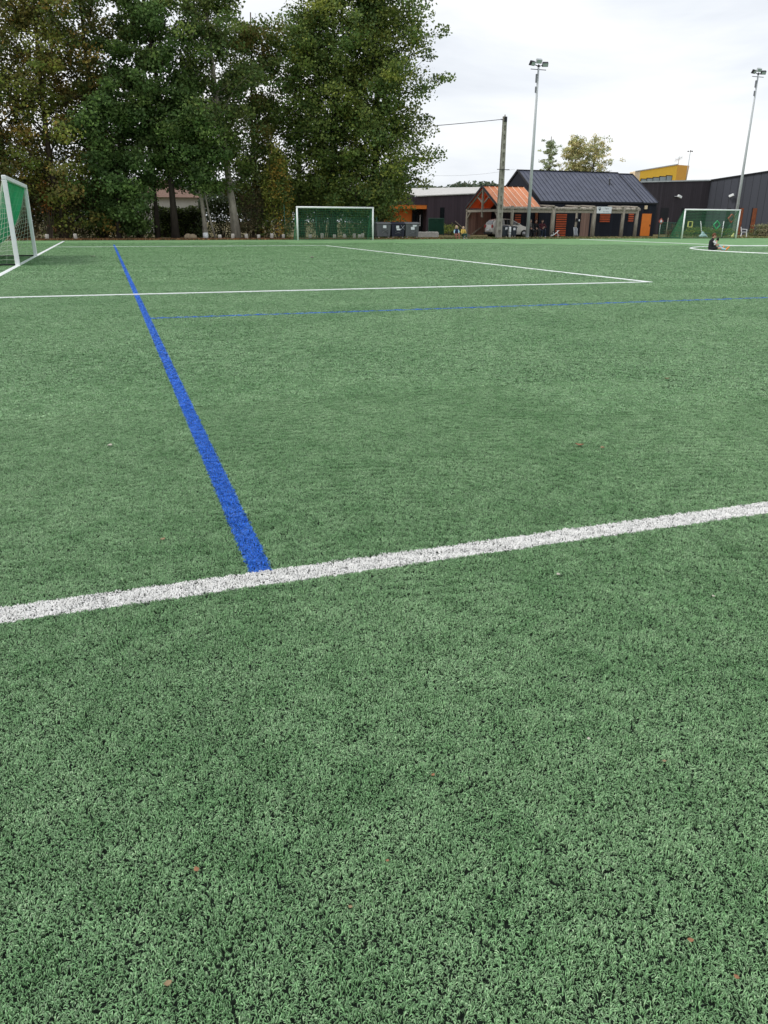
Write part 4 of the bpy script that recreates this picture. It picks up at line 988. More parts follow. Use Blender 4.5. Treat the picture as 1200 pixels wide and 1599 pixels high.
# adults on chairs under the pergola
def chair(s_, t_, label, m, scale=1, rz=None, group='plastic chairs under the pergola'):
    c = thing('plastic_chair', F(s_, t_), ROT if rz is None else rz, label, 'chair', group)
    b = MB(); b.box(-.22, .22, -.22, .20, .41, .44); b.build('seat', m, c, bevel=.012)
    b = MB(); b.add([(-.2, .20, .44), (.2, .20, .44), (.2, .24, .44), (-.2, .24, .44), (-.18, .30, .84), (.18, .30, .84), (.18, .33, .84), (-.18, .33, .84)], [(3, 2, 1, 0), (4, 5, 6, 7), (0, 1, 5, 4), (1, 2, 6, 5), (2, 3, 7, 6), (3, 0, 4, 7)]); b.build('backrest', m, c, bevel=.012)
    for x in (-.2, .2):
        for y in (-.2, .2): MB().beam((x * .92, y * .92, .42), (x * 1.12, y * 1.15, 0), .035, .035).build('leg', m, c)
        MB().tube([(x * 1.08, -.2, .42), (x * 1.1, -.18, .64), (x * 1.1, .24, .66)], .018, 6).build('armrest', m, c, True)
    return c
JS = dict(head=(0, -.04, 1.235), neck=(0, .02, 1.07), chest=(0, .05, .87), pelvis=(0, .07, .53), face=(.15, -1, -.12), hr=.105,
          shL=(-.19, .04, .99), elL=(-.25, -.06, .72), wrL=(-.06, -.26, .70), shR=(.19, .04, .99), elR=(.25, -.06, .72), wrR=(.06, -.27, .66),
          hipL=(-.10, .04, .52), knL=(-.13, -.40, .50), anL=(-.12, -.36, .07), toeL=(-.13, -.53, .04), hipR=(.10, .04, .52), knR=(.14, -.40, .50), anR=(.15, -.42, .07), toeR=(.17, -.59, .04))
tS = 54.75
G4 = 'adults seated under the pergola'
for px_, lb, mt, hair, dj in (
    (824, 'seated adult in charcoal coat and pale scarf, right beside the floodlight mast', dict(skin=M['skin2'], hair=M['hair_grey'], top=M['charcoal'], leg=M['black_cloth'], shoe=M['black_cloth'], scarf=M['scarf']), 'long', {}),
    (832.5, 'seated adult in black jacket with folded hands, middle of three', dict(skin=M['skin2'], hair=M['hair_dark'], top=M['black_cloth'], leg=M['charcoal'], shoe=M['steelgrey']), 'short', {}),
    (842.5, 'seated adult in maroon jacket and dark jeans beside the pergola post', dict(skin=M['skin2'], hair=M['hair_dark'], top=M['maroon'], leg=M['jeans'], shoe=M['white_cloth']), 'short', dict(elL=(-.30, -.02, .76), elR=(.32, -.04, .78), wrR=(.12, -.24, .78)))):
    s_ = PT(px_, 360, tS)[0]; J2 = dict(JS); J2.update(dj)
    person(F(s_, tS), ROT - .12, J2, 1.02, lb, mt, hair, .016, group=G4)
    chair(s_, tS, {824: 'grey plastic chair under the adult in the charcoal coat', 832.5: 'grey plastic chair under the adult in the black jacket', 842.5: 'grey plastic chair under the adult in the maroon jacket'}[px_], M['steelgrey'])
# two small children at the pitch edge
JC = dict(head=(0, -.02, .80), neck=(0, .0, .685), chest=(0, .01, .56), pelvis=(0, .03, .27), face=(-.1, -1, -.2), hr=.092,
          shL=(-.12, 0, .62), elL=(-.19, -.03, .47), wrL=(-.22, -.16, .38), shR=(.12, 0, .62), elR=(.18, -.05, .48), wrR=(.10, -.18, .42),
          hipL=(-.06, .0, .26), knL=(-.13, -.24, .33), anL=(-.10, -.22, .05), toeL=(-.12, -.33, .035), hipR=(.06, 0, .26), knR=(.13, -.24, .33), anR=(.12, -.22, .05), toeR=(.14, -.33, .035), sleeve=1, trouser=1)
s_ = PT(709, 373, 50.7)[0]
person(F(s_, 50.7), ROT, JC, .80, 'small blond child in navy jacket and pink trousers crouching by the turf edge', dict(skin=M['skin2'], hair=M['hair_blond'], top=M['navy_cloth'], sleeve=M['blue_sock'], leg=M['pink_cloth'], shoe=M['pink_cloth']), 'long', .013, group='children at the turf edge')
s_ = PT(719.5, 373, 50.7)[0]; J3 = dict(JC); J3.update(head=(-.03, -.05, .74), neck=(-.01, -.02, .63), face=(-.8, -1, -.3), wrR=(.2, -.1, .33))
person(F(s_, 50.7), ROT + .2, J3, .80, 'small child in yellow jacket and dark trousers crouching beside the other child', dict(skin=M['skin2'], hair=M['hair_blond'], top=M['yellow_cloth'], leg=M['dkgreen_cloth'], shoe=M['white_cloth']), 'short', .013, group='children at the turf edge')

# child's white balance bike, folded chair, lantern on post
s_ = PT(857, 367, 54.25)[0]; o = FT('child_bicycle', s_, 53.65, 'white child bicycle lying by the foot of a pergola post', 'bicycle')
def ring(b, c, r, th, n=20): b.tube([(c[0] + r * math.cos(2 * math.pi * i / n), c[1], c[2] + r * math.sin(2 * math.pi * i / n)) for i in range(n + 1)], th, 6)
for x in (-.32, .30):
    b = MB(); ring(b, (x, 0, .17), .155, .02); wh = b.build('wheel', M['rubber'], o, True); b = MB()
    for k in range(6): a = k * math.pi / 6; b.tube([(x - .15 * math.cos(a), 0, .17 - .15 * math.sin(a)), (x + .15 * math.cos(a), 0, .17 + .15 * math.sin(a))], .004, 4)
    b.build('spokes', M['white'], wh)
b = MB(); b.tube([(-.32, 0, .17), (-.1, 0, .22), (.18, 0, .42), (.26, 0, .50)], .035, 8); b.tube([(.18, 0, .42), (.30, 0, .17)], .022, 8); b.tube([(-.1, 0, .22), (-.16, 0, .42)], .018, 8); b.build('frame', M['white'], o, True)
MB().tube([(.24, -.17, .53), (.26, 0, .52), (.24, .17, .53)], .022, 8).build('handlebar', M['white'], o, True); MB().box(-.26, -.06, -.05, .05, .42, .47).build('saddle', M['rubber'], o, bevel=.02)
s_ = PT(896, 366, 53.9)[0]; o = FT('folded_chair', s_, 53.95, 'grey folded camping chair leaning on the slim pergola post', 'chair')
b = MB()
for x in (-.16, .16): b.tube([(x, -.12, 0), (x * .9, .18, .78)], .018, 6); b.tube([(x * .8, .1, .02), (x * .85, .0, .70)], .018, 6)
b.tube([(-.15, .17, .76), (.15, .17, .76)], .018, 6); b.tube([(-.15, -.04, .2), (.15, -.04, .2)], .018, 6); b.build('frame', M['galv'], o, True)
MB().add([(-.15, -.03, .24), (.15, -.03, .24), (.14, .15, .74), (-.14, .15, .74), (-.15, -.01, .22), (.15, -.01, .22), (.14, .17, .72), (-.14, .17, .72)], [(0, 1, 2, 3), (7, 6, 5, 4), (0, 4, 5, 1), (1, 5, 6, 2), (2, 6, 7, 3), (3, 7, 4, 0)]).build('fabric', M['steelgrey'], o)
s_, z_ = PT(898, 341, 54.1); o = FT('lantern', s_, 54.1, 'dark lantern with a white lens on the slim pergola post', 'lamp'); o.location.z = z_
MB().prism([(-.14, -.12), (.12, -.12), (.16, .12), (-.1, .14)], 1, -.1, .1).build('housing', M['dark'], o, bevel=.02); MB().ball((.12, -.1, -.02), (.06, .05, .09)).build('lens', M['paper'], o, True)

# ------------------------------------------------------------------ around the right goal
def lowfence():
    sa = PT(1025, 366, 49.9)[0]; sb = PT(1058, 366, 49.9)[0]
    o = FT('mesh_barrier', sa, 49.9, 'low green mesh barrier standing left of the right hand goal', 'barrier'); W_ = sb - sa; zt = 1.15
    b = MB(); 
    for x in (0, W_ * .66, W_): b.tube([(x, 0, 0), (x, 0, zt)], .022, 8)
    b.tube([(0, 0, zt), (W_, 0, zt)], .02, 8); b.tube([(0, 0, .06), (W_, 0, .06)], .035, 8); b.tube([(W_ * .66, 0, .2), (W_, 0, 1.6)], .02, 8); b.build('frame', M['greensteel'], o, True)
    b = MB(); n = int(W_ / .12)
    for i in range(n): b.tube([(W_ * i / n, .01, .05), (W_ * i / n, .01, zt)], .006, 3)
    for j in range(9): b.tube([(0, .02, .1 + .12 * j), (W_, .02, .1 + .12 * j)], .006, 3)
    b.build('mesh_panel', M['net'], o)
lowfence()
def target(x, y, size, m, label, diamond):
    t_ = 48.4 + .62; s_, z_ = PT(x, y, t_); o = FT('shooting_target', s_, t_, label, 'target', 'practice targets hung in the right hand goal'); o.location.z = z_
    pts = [(math.cos(a), math.sin(a)) for a in ([0, math.pi / 2, math.pi, 3 * math.pi / 2] if diamond else [math.pi / 4 + k * math.pi / 2 for k in range(4)])]
    b = MB()
    for i in range(4):
        p, q_ = pts[i], pts[(i + 1) % 4]; b.beam((p[0] * size, 0, p[1] * size), (q_[0] * size, 0, q_[1] * size), .05, .09, (0, 1, 0))
    b.build('frame', m, o)
target(1074.5, 345.8, .27, M['yellowfrm'], 'square yellow frame hung in the left of the right hand goal', False)
target(1116, 346.5, .31, M['greenfrm'], 'green diamond frame hung in the middle of the right hand goal', True)
target(1139, 336, .31, M['redfrm'], 'red diamond frame hung in the right of the right hand goal', True)
s_, z_ = PT(1029, 341.5, 52.5); o = FT('warning_sign', s_, 52.5, 'small red diamond sign with white centre on a stake left of the goal', 'sign')
b = MB(); b.prism([(0, z_ - .26), (.24, z_), (0, z_ + .26), (-.24, z_)], 1, -.01, .01); b.build('plate', M['redfrm'], o); MB().prism([(0, z_ - .14), (.12, z_), (0, z_ + .14), (-.12, z_)], 1, -.016, -.0105).build('emblem', M['paper'], o)
MB().tube([(0, .03, 0), (0, .03, z_ + .2)], .025, 8).build('stake', M['galv'], o, True)
for x, yt, lb, mm in ((1040, 336, 'pale wooden stake between the warning sign and the goal', M['timber']), (1127, 340, 'white stake standing behind the right hand goal net', M['white']), (1091, 341, 'thin pale stake leaning behind the right hand goal net', M['white'])):
    s_, z_ = PT(x, yt, 51.6); o = MB().tube([(0, 0, 0), (.02 if x != 1091 else -.35, 0, z_)], .03, 8).build('stake', mm, None, True); o.location = F(s_ if x != 1091 else s_ + .35, 51.6); o.rotation_euler = (0, 0, ROT); tag(o, lb, 'stake')
# bag, chair, ball-like yellow thing
s_, _ = PT(1095, 361, 51.0); o = thing('plastic_bag', F(s_, 51.0), ROT, 'pale blue plastic bag slumped behind the right hand goal net', 'bag')
figblob([('s', (0, 0, .15), (.36, .2, .17)), ('s', (-.05, 0, .30), (.17, .13, .17)), ('c', (-.05, 0, .36), (-.10, 0, .52), .08, .04), ('s', (.25, 0, .1), (.2, .15, .11))], .02, 'bag_body', M['paleblue'], o)
s_, _ = PT(1141, 361, 50.6); o = thing('yellow_bib', F(s_, 50.6), ROT, 'yellow bib draped by the right post of the right hand goal', 'bib')
figblob([('s', (0, 0, .12), (.13, .1, .13)), ('c', (.02, 0, .2), (.10, 0, .36), .09, .04)], .02, 'cloth', M['yellowfrm'], o)
s_, _ = PT(1158, 364, 53.5); chair(s_, 53.5, 'white plastic garden chair tipped towards the charcoal wall', M['white'], rz=ROT + .9, group=None)

# ------------------------------------------------------------------ kerb stones / posts on the verge
postm = MB(); postm.tube([(0, 0, -.02), (0, 0, .30), (0, 0, .33)], [.12, .115, .095], 10)
first = postm.build('concrete_stub', M['stub'], None, True); tag(first, 'x', 'post', 'short pale concrete stubs along the verge')
spots = [(69, 370, 'behind the near left goal'), (114, 371, 'under the far left trees'), (340, 371, 'right of the thin pale sapling'), (360, 371, 'at the foot of the big pale trunk'), (381.5, 371, 'right of the big pale trunk'), (400.5, 371, 'third left of the green fence post'),
         (421, 371, 'second left of the green fence post'), (439.5, 371, 'beside the green fence post'), (481, 371, 'first from the left seen through the small goal'), (499.5, 371, 'second from the left seen through the small goal'), (519, 371, 'in the middle of the small goal net'),
         (534.5, 370, 'fourth from the left seen through the small goal'), (550, 370, 'left of the close pair seen in the small goal'), (558, 369.5, 'of the close pair in the small goal, the wider one'), (563, 369.5, 'rightmost seen through the small goal')]
for i, (x, y, wh) in enumerate(spots):
    o = first if i == 0 else first.copy()
    if i: COL.objects.link(o)
    s_, z_ = PT(x, y, 51.9); o.location = F(s_, 51.9); o.scale = (1, 1, 1.0 + .12 * math.sin(i * 2.3)); o.rotation_euler = (.03 * math.sin(i * 5), .05 * math.cos(i * 3), i)
    o['label'] = 'short pale concrete stub ' + wh
s_, _ = PT(294, 371, 51.8); o = thing('stone_block', F(s_, 51.8), ROT, 'beige rough stone block on the verge between two trunks', 'stone')
figblob([('s', (-.15, 0, .17), (.24, .2, .2)), ('s', (.14, 0, .16), (.24, .2, .19)), ('c', (-.25, 0, .14), (.26, 0, .15), .17, .16)], .03, 'stone_body', M['stone'], o)

# green fence behind the small goal
sa = PT(442, 370, 51.2)[0]; sb = PT(585, 370, 51.2)[0]; o = FT('mesh_fence', sa, 51.2, 'green mesh fence standing behind the small goal', 'fence')
W_ = sb - sa; zt = 1.35
for k in range(4):
    x = W_ * k / 3; MB().tube([(x, 0, 0), (x, 0, 2.15 if k == 0 else zt + .1)], .028, 8).build('post', M['greensteel'], o, True)
b = MB(); n = int(W_ / .1)
for i in range(n): b.box(W_ * i / n - .006, W_ * i / n + .006, .03, .036, .3, zt)
for j in range(12): b.box(0, W_, .037, .043, .3 + (zt - .3) * j / 11 - .005, .3 + (zt - .3) * j / 11 + .005)
b.build('mesh_panel', M['greensteel'], o)

# ------------------------------------------------------------------ trees
PAL = dict(
    brown=[(0.167, 0.156, 0.048), (0.233, 0.189, 0.053), (0.118, 0.137, 0.045), (0.293, 0.189, 0.047), (0.088, 0.122, 0.041)],
    green=[(0.141, 0.209, 0.056), (0.102, 0.177, 0.053), (0.206, 0.262, 0.068), (0.090, 0.143, 0.048)],
    blue=[(0.100, 0.174, 0.052), (0.077, 0.138, 0.045), (0.130, 0.208, 0.056)],
    teal=[(0.060, 0.136, 0.065), (0.048, 0.105, 0.058), (0.093, 0.170, 0.071)],
    olive=[(0.216, 0.263, 0.058), (0.152, 0.216, 0.051), (0.280, 0.304, 0.065), (0.114, 0.166, 0.044)],
    yellow=[(0.324, 0.328, 0.069), (0.410, 0.371, 0.078), (0.194, 0.240, 0.061), (0.431, 0.284, 0.061)],
    pale=[(0.632, 0.568, 0.288), (0.746, 0.656, 0.339), (0.490, 0.512, 0.253), (0.373, 0.427, 0.203)],
    palegreen=[(0.397, 0.487, 0.281), (0.511, 0.535, 0.336), (0.313, 0.390, 0.225)],
    orange=[(0.462, 0.187, 0.044), (0.374, 0.154, 0.044), (0.220, 0.110, 0.039)],
    thicket=[(0.145, 0.116, 0.060), (0.108, 0.112, 0.053), (0.175, 0.139, 0.071), (0.077, 0.089, 0.040)],
    hedge=[(0.064, 0.091, 0.033), (0.090, 0.116, 0.039), (0.050, 0.069, 0.027)],
    dry=[(0.360, 0.324, 0.204), (0.264, 0.264, 0.144), (0.168, 0.192, 0.084)],
    wood=[(0.092, 0.125, 0.077), (0.069, 0.103, 0.065), (0.123, 0.147, 0.092)],
)
def tree(s_, t_, H, crown, R_, pal, bark, r0, seed, label, name='tree', z0f=.18, leaf=.18, nl=30, ncl=8, per=112, lean=(0, 0), group=None, sig=.55, top=1.0, hang=0.0, xoff=0):
    """crown: list of (height fraction, radius fraction); limbs leave the trunk and carry clumps of leaves"""
    rng = np.random.default_rng(seed); o = FT(name, s_, t_, label, 'tree', group)
    b = MB(); npt = 9; tp = []
    for i in range(npt):
        u = i / (npt - 1); tp.append(Vector((lean[0] * u + .18 * math.sin(u * 5 + seed), lean[1] * u + .15 * math.cos(u * 4 + seed), -.15 + H * .93 * u)))
    def tr(u): q_ = max(0, min(.999, u)) * (npt - 1); i = int(q_); return tp[i].lerp(tp[i + 1], q_ - i)
    b.tube(tp, [r0 * (1.35 if i == 0 else 1) * (1 - .88 * (i / (npt - 1)) ** .9) + .02 for i in range(npt)], 10)
    cz = [c[0] for c in crown]; cr2 = [c[1] for c in crown]; C = []
    for k in range(nl):
        u = z0f + (.98 - z0f) * (k + rng.uniform(0, 1)) / nl; az = k * 2.4 + rng.uniform(-.5, .5); rad = R_ * np.interp(u, cz, cr2) * rng.uniform(.82, 1.0)
        st = tr(max(.05, u - .06 - .05 * rng.random())); end = tr(u) + Vector((math.cos(az) * rad, math.sin(az) * rad, rad * (rng.uniform(-.05, .35) - hang)))
        end.z = min(end.z, H * 1.02); mid = st.lerp(end, .5) + Vector((0, 0, rad * .12)) + Vector(rng.normal(0, .15, 3))
        rl = max(.025, r0 * .34 * (1 - u * .6)); b.tube([st, mid, end], [rl, rl * .55, .012], 5, False)
        for j in range(ncl):
            v = .22 + .78 * (j + rng.random()) / ncl; p = (st.lerp(mid, v * 2) if v < .5 else mid.lerp(end, v * 2 - 1)) + Vector(rng.normal(0, .22 + .30 * v, 3)) * (R_ / 3.5)
            C.append((p, v))
            if j % 3 == 0: b.tube([mid.lerp(end, max(0, v * 2 - 1)), p], [rl * .35, .008], 4, False)
    b.build('trunk', bark, o, True)
    C0 = np.array([c[0] for c in C]); n = len(C0) * per; ci = np.repeat(np.arange(len(C0)), per)
    ss = sig * (R_ / 3.5) ** .5; csz = rng.uniform(.6, 1.35, len(C0))[ci][:, None]
    g3 = rng.normal(0, 1, (n, 3)); g3 /= np.linalg.norm(g3, axis=1)[:, None]; g3 *= rng.random((n, 1)) ** .45 * 1.65
    P = C0[ci] + g3 * np.array([ss, ss, ss * .62]) * csz
    pa = np.array(pal); cc = pa[rng.integers(0, len(pa), len(C0))][ci]; alt = pa[rng.integers(0, len(pa), n)]; w2 = rng.random(n)[:, None] ** 2
    cols = (cc * (1 - w2) + alt * w2) * rng.uniform(.65, 1.35, n)[:, None] * rng.uniform(.7, 1.3, len(C0))[ci][:, None]
    keep = P[:, 2] > .25; P = P[keep]; cols = cols[keep]
    V, Q, Cc = leaf_arrays(P, leaf, cols, rng); np_mesh('crown', V, Q, M['leaf'], Cc, o)
    return o
def SX(x, y, t): return PT(x, y, t)[0]
FULL = [(0, .55), (.15, .75), (.35, 1), (.6, 1.0), (.85, .75), (1, .25)]
TALL = [(0, .3), (.2, .6), (.45, 1), (.75, .95), (1, .3)]
GT = 'tall trees in the row behind the pitch'
tree(SX(-60, 370, 54), 54, 17, FULL, 4.0, PAL['brown'] + PAL['green'][:3], M['bark_dark'], .24, 1, 'brown leaved tree at the far left, over the near goal', 'broadleaf_tree', .08, group=GT)
tree(SX(22, 370, 57), 57, 19, FULL, 4.2, PAL['brown'] + PAL['olive'][:2], M['bark_brown'], .26, 2, 'tall brown and russet tree right of the near goal', 'broadleaf_tree', .1, group=GT)
tree(SX(95, 370, 54.5), 54.5, 18, FULL, 3.9, PAL['brown'] + PAL['olive'][:3], M['bark_brown'], .22, 3, 'russet topped tree above the left concrete stubs', 'broadleaf_tree', .10, group=GT, nl=32)
tree(SX(160, 370, 57), 57, 19, FULL, 3.6, PAL['brown'][:3] + PAL['green'][:2], M['bark_dark'], .22, 4, 'dull green and brown tree left of the house', 'broadleaf_tree', .12, group=GT)
tree(SX(186, 371, 53.2), 53.2, 9.5, FULL, 2.7, PAL['blue'], M['bark_dark'], .13, 5, 'lower dark green tree just left of the house', 'broadleaf_tree', .12, nl=24, group=GT)
tree(SX(240, 371, 54.5), 54.5, 17.5, TALL, 2.4, PAL['green'], M['bark_dark'], .14, 51, 'slender dark tree left of the leaning black trunk', 'broadleaf_tree', .22, nl=20, group=GT, sig=.5)
tree(SX(272, 371, 53.6), 53.6, 17.5, [(0, 0), (.25, .4), (.42, .8), (.7, 1), (1, .5)], 2.6, PAL['blue'] + PAL['green'][:2], M['bark_dark'], .22, 6, 'tree with a nearly black leaning trunk before the white house', 'broadleaf_tree', .34, nl=22, lean=(-.75, 0), group=GT)
mp_ = tree(SX(315, 371, 53.3), 53.3, 10.5, TALL, 2.5, PAL['blue'] + [PAL['green'][0]], M['bark_pale'], .15, 7, 'mid height green maple with a pale trunk, white painted at its foot', 'broadleaf_tree', .33, nl=24, lean=(-.5, 0), group=GT)
tree(SX(362, 371, 53.9), 53.9, 19, TALL, 3.3, PAL['green'] + [PAL['brown'][2]], M['bark_pale'], .26, 8, 'tall tree with a thick pale grey trunk between the house and the small goal', 'broadleaf_tree', .26, nl=30, lean=(-.9, 0), group=GT)
tree(SX(402, 371, 57), 57, 15.5, TALL, 3.0, PAL['green'] + PAL['brown'][:2], M['bark_brown'], .16, 9, 'dark tree right of the thick pale trunk', 'broadleaf_tree', .12, nl=26, group=GT)
tree(SX(470, 371, 57), 57, 15.8, TALL, 3.5, PAL['olive'][:2] + PAL['green'][:3], M['bark_dark'], .2, 10, 'olive green tree behind the left of the small goal', 'broadleaf_tree', .14, nl=30, group=GT)
tree(SX(520, 371, 55.5), 55.5, 18.5, TALL, 3.9, PAL['olive'] + PAL['green'][:2], M['bark_dark'], .26, 11, 'tall olive tree rising behind the small goal', 'broadleaf_tree', .14, nl=36, ncl=9, group=GT)
tree(SX(582, 371, 54.2), 54.2, 18.5, [(0, .5), (.12, .72), (.3, .86), (.42, .80), (.55, .97), (.7, .93), (1, .5)], 4.35, PAL['olive'] + PAL['green'], M['bark_dark'], .3, 12, 'broad green tree over the wheeled containers, rightmost of the row', 'broadleaf_tree', .11, nl=50, ncl=11, per=110, group=GT)
MB().tube([(.10, -.13, 0), (.10, -.13, .40)], [.19, .17], 12).build('painted_foot', M['white'], mp_, True)
# smaller woody plants
def shrub(x, y, t_, rx, ry, hz, pal, n, seed, label, leaf=.13, name='shrub', cat='shrub', stems=9, bark=None, group=None, z0=.05):
    rng = np.random.default_rng(seed); o = FT(name, SX(x, y, t_), t_, label, cat, group)
    b = MB(); tips = []
    for k in range(stems):
        a = rng.uniform(0, 6.28); r_ = rng.uniform(.3, 1); e = Vector((rx * r_ * math.cos(a), ry * r_ * math.sin(a), hz * rng.uniform(.6, 1))); tips.append(e)
        b.tube([(e.x * .15, e.y * .15, 0), (e.x * .5, e.y * .5, e.z * .55), e], [.035, .02, .008], 5, False)
    b.build('stems', bark or M['bark_brown'], o, True)
    nc = max(6, int(n / 60)); th_ = rng.uniform(0, 6.28, nc); rr_ = np.sqrt(rng.random(nc)); zz = rng.uniform(z0, 1, nc); sh = 1 - .45 * zz ** 2
    C0 = np.column_stack([rx * rr_ * np.cos(th_) * sh, ry * rr_ * np.sin(th_) * sh, zz * hz]); ci = rng.integers(0, nc, n)
    P = C0[ci] + rng.normal(0, 1, (n, 3)) * np.array([rx, ry, hz * .5]) * .16; P[:, 2] = np.abs(P[:, 2])
    pa = np.array(pal); cols = pa[rng.integers(0, len(pa), nc)][ci] * rng.uniform(.65, 1.35, n)[:, None]
    V, Q, Cc = leaf_arrays(P, leaf, cols, rng); np_mesh('foliage', V, Q, M['leaf'], Cc, o); return o
GS = 'undergrowth along the foot of the tree row'
shrub(432, 370, 54.2, 1.1, 1.0, 5.6, PAL['yellow'] + PAL['olive'], 5200, 41, 'tall yellow green sapling just left of the small goal', .15, 'sapling', 'shrub', 8)
shrub(500, 370, 56.5, 2.3, 1.2, 4.3, PAL['thicket'], 6500, 42, 'brown leafless looking thicket behind the small goal', .12, stems=30, group=GS)
shrub(565, 370, 54.6, 1.8, 1.2, 3.2, PAL['thicket'][1:2] + PAL['green'], 5200, 43, 'dull green bush behind the right post of the small goal', .14, stems=16, group=GS)
shrub(392, 370, 54.8, 1.6, 1.0, 3.2, PAL['olive'][1:2] + PAL['thicket'], 4200, 44, 'olive undergrowth between the thick pale trunk and the sapling', .13, stems=20, group=GS)
shrub(345, 370, 57.5, 2.2, 1.0, 2.4, PAL['hedge'], 3600, 45, 'dark undergrowth behind the thick pale trunk', .13, stems=14, group=GS)
shrub(215, 370, 55.2, 1.8, 1.0, 2.7, PAL['hedge'] + PAL['green'][:1], 4000, 46, 'dark bush at the left end of the hedge', .13, stems=14, group=GS)
shrub(155, 370, 55.5, 2.2, 1.0, 2.9, PAL['thicket'] + PAL['hedge'], 4500, 47, 'brown green bush under the left trees', .13, stems=24, group=GS)
shrub(100, 370, 54.6, 2.0, 1.0, 2.6, PAL['thicket'][1:] + PAL['olive'][:1], 4500, 48, 'olive bush above the second concrete stub', .13, stems=20, group=GS)
shrub(40, 370, 55, 2.4, 1.0, 2.9, PAL['thicket'] + [PAL['orange'][2]], 4500, 49, 'tangled brown bush behind the near left goal', .13, stems=30, group=GS)
shrub(-20, 370, 55, 2.4, 1.0, 3.0, PAL['thicket'], 3500, 50, 'brown bush at the far left edge behind the goal net', .13, stems=16, group=GS)
shrub(74, 372, 53.6, .9, .6, 3.2, PAL['orange'] + PAL['brown'], 900, 52, 'small orange leaved bush right of the near goal', .13, stems=8, z0=.6)
shrub(700, 372, 66, 2.0, .7, .9, PAL['olive'], 1500, 53, 'low green weeds at the foot of the purple brown hall', .10, stems=12)
shrub(1050, 364, 54.5, .9, .5, .95, [(.16, .07, .05), (.12, .10, .05)], 900, 54, 'small reddish bush behind the green mesh barrier', .09, stems=10)
shrub(1085, 365, 54.5, 1.8, .5, .8, PAL['olive'] + PAL['dry'][2:], 1600, 55, 'green weeds behind the right hand goal', .09, stems=10)
shrub(1125, 365, 54.5, 1.6, .5, .7, PAL['olive'], 1500, 56, 'low green weeds left of the white plastic chair', .09, stems=10)
shrub(1188, 365, 55.0, 1.7, .6, .95, PAL['dry'], 2200, 57, 'pale dry grass tuft at the right edge by the charcoal wall', .11, stems=24)
# clipped hedge in front of the house
sa = SX(238, 360, 60); sb = SX(318, 360, 60); o = FT('hedge', sa, 60, 'dark clipped hedge below the white house wall', 'hedge'); rng = np.random.default_rng(77)
n = 9000; P = np.column_stack([rng.uniform(0, sb - sa, n), rng.uniform(0, 1, n), rng.uniform(0, 1, n) ** .8 * 2.05 + .1 * np.sin(rng.uniform(0, 6, n))])
P[:, 2] += .08 * np.sin(P[:, 0] * 5); pa = np.array(PAL['hedge'] + PAL['olive'][1:2]); cols = pa[rng.integers(0, 4, n)] * rng.uniform(.6, 1.4, n)[:, None]
V, Q, Cc = leaf_arrays(P, .13, cols, rng); np_mesh('foliage', V, Q, M['leaf'], Cc, o)
b = MB(); b.box(.15, sb - sa - .15, .35, .65, 0, 1.7); b.build('stems', M['bark_dark'], o)
# thin pale sapling trunk
s_ = SX(333, 371, 53); o = FT('sapling', s_, 53.0, 'thin pale leaning sapling between the maple and the thick pale trunk', 'tree'); b = MB()
b.tube([(0, 0, 0), (-.35, 0, 1.6), (-.55, 0, 3.6), (-.6, .1, 5)], [.07, .055, .04, .015], 8)
for k in range(6): z = 2.6 + k * .4; b.tube([(-.45 - .02 * k, 0, z), (-.45 + .7 * math.cos(k * 2), .5 * math.sin(k * 2), z + .5)], [.02, .006], 4)
b.build('trunk', M['bark_pale'], o, True); P = rng.normal(0, 1, (700, 3)) * np.array([.6, .5, .7]) + np.array([-.5, 0, 4.3]); pa = np.array(PAL['green']); V, Q, Cc = leaf_arrays(P, .15, pa[rng.integers(0, 4, 700)], rng); np_mesh('crown', V, Q, M['leaf'], Cc, o)
# bare stems in the thicket
# pale trees far behind the clubhouse
TB = 118.0
def bt(x, ytop, R_, pal, seed, label, **kw):
    zt = PT(x, ytop, TB)[1]; tree(SX(x, 350, TB), TB, zt, kw.pop('crown', TALL), R_, pal, M['bark_brown'], .25, seed, label, 'broadleaf_tree', kw.pop('z0f', .4), leaf=.24, group='pale autumn trees far behind the clubhouse', **kw)
bt(847, 197, 1.9, PAL['palegreen'], 61, 'slim pale green tree behind the left of the clubhouse roof', nl=24, ncl=6, per=30, sig=.35)
bt(886, 196, 2.7, PAL['pale'], 62, 'straw coloured tree behind the middle of the clubhouse roof', nl=34, ncl=8, per=42, sig=.4)
bt(914, 197, 3.7, PAL['pale'] + PAL['palegreen'][:1], 63, 'wide half bare tree right of the straw coloured tree', nl=34, ncl=8, per=26, sig=.35)
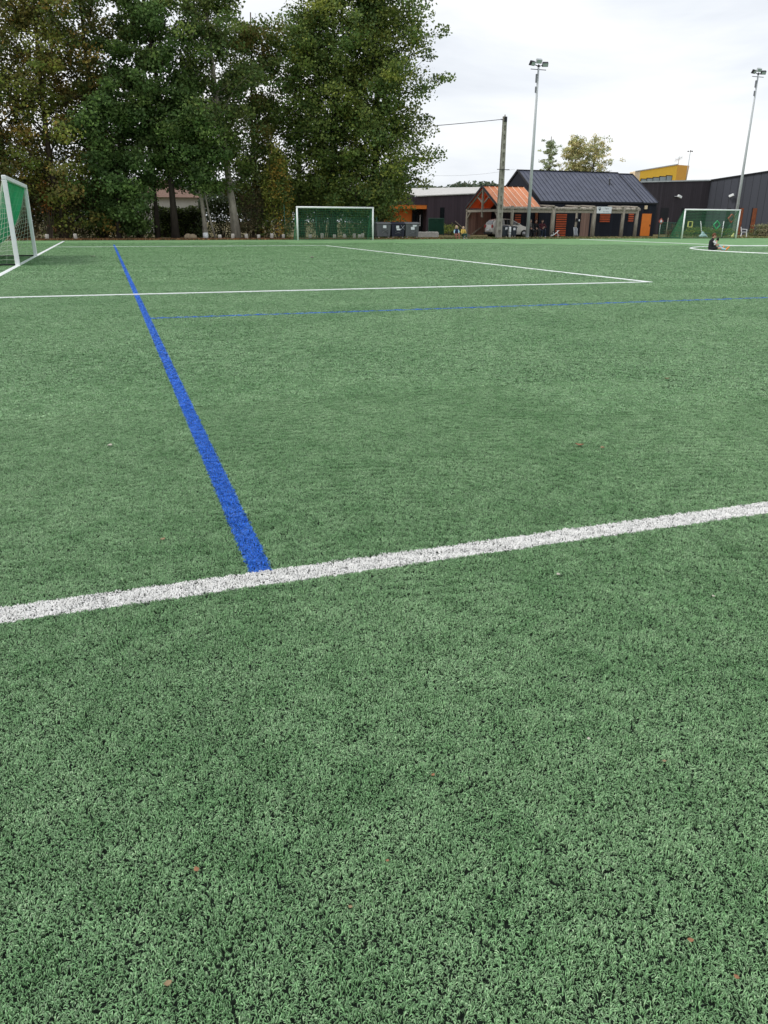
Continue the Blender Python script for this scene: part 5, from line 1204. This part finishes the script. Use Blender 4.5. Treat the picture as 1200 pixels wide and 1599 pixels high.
# far wooded rise on the horizon
rng = np.random.default_rng(9); n = 42000; ang = rng.uniform(-.52, .55, n); D = rng.uniform(285, 330, n)
prof = 14.7 + .5 * np.sin(ang * 31 + 1) + .5 * np.sin(ang * 87) + .4 * np.sin(ang * 160) + 2.4 * np.exp(-((ang - .115) / .022) ** 2)
z = rng.random(n) ** .45 * prof * (.8 + .2 * (D - 285) / 45) + rng.normal(0, .35, n); P = np.column_stack([D * np.sin(ang), D * np.cos(ang), z])
pa = np.array(PAL['wood']); V, Q, Cc = leaf_arrays(P, 1.3, pa[rng.integers(0, 3, n)] * rng.uniform(.75, 1.25, n)[:, None], rng)
o = np_mesh('distant_woods', V, Q, M['leaf'], Cc); tag(o, 'far off wooded rise low on the horizon', 'woods', kind='stuff')
# leaf litter on the verge
n = 26000; s_ = rng.uniform(-22, 26, n); t_ = EDGE + .05 + np.abs(rng.normal(0, 1, n)) * 1.6; zz = rng.uniform(0, .05, n)
P = np.array([tuple(F(a, c, d_)) for a, c, d_ in zip(s_, t_, zz)]); pa = np.array([(.22, .10, .045), (.28, .14, .06), (.14, .08, .04), (.30, .19, .09), (.10, .08, .04)])
V, Q, Cc = leaf_arrays(P, .11, pa[rng.integers(0, 5, n)] * rng.uniform(.7, 1.3, n)[:, None], rng, up=.9)
o = np_mesh('leaf_litter', V, Q, M['litter'], Cc); tag(o, 'brown fallen leaves covering the verge under the trees', 'leaf litter', kind='stuff')
# verge grass
n = 22000; s_ = rng.uniform(18, 75, n); t_ = EDGE + rng.uniform(.02, 1, n) ** 1.5 * 5.0; P = np.array([tuple(F(a, c, d_)) for a, c, d_ in zip(s_, t_, rng.uniform(0, .06, n))])
pa = np.array([(.16, .17, .06), (.10, .13, .045), (.24, .21, .10), (.28, .22, .12)])
V, Q, Cc = leaf_arrays(P, .12, pa[rng.integers(0, 4, n)] * rng.uniform(.7, 1.3, n)[:, None], rng)
o = np_mesh('verge_grass', V, Q, M['litter'], Cc); tag(o, 'short dry grass on the verge before the clubhouse', 'grass', kind='stuff')
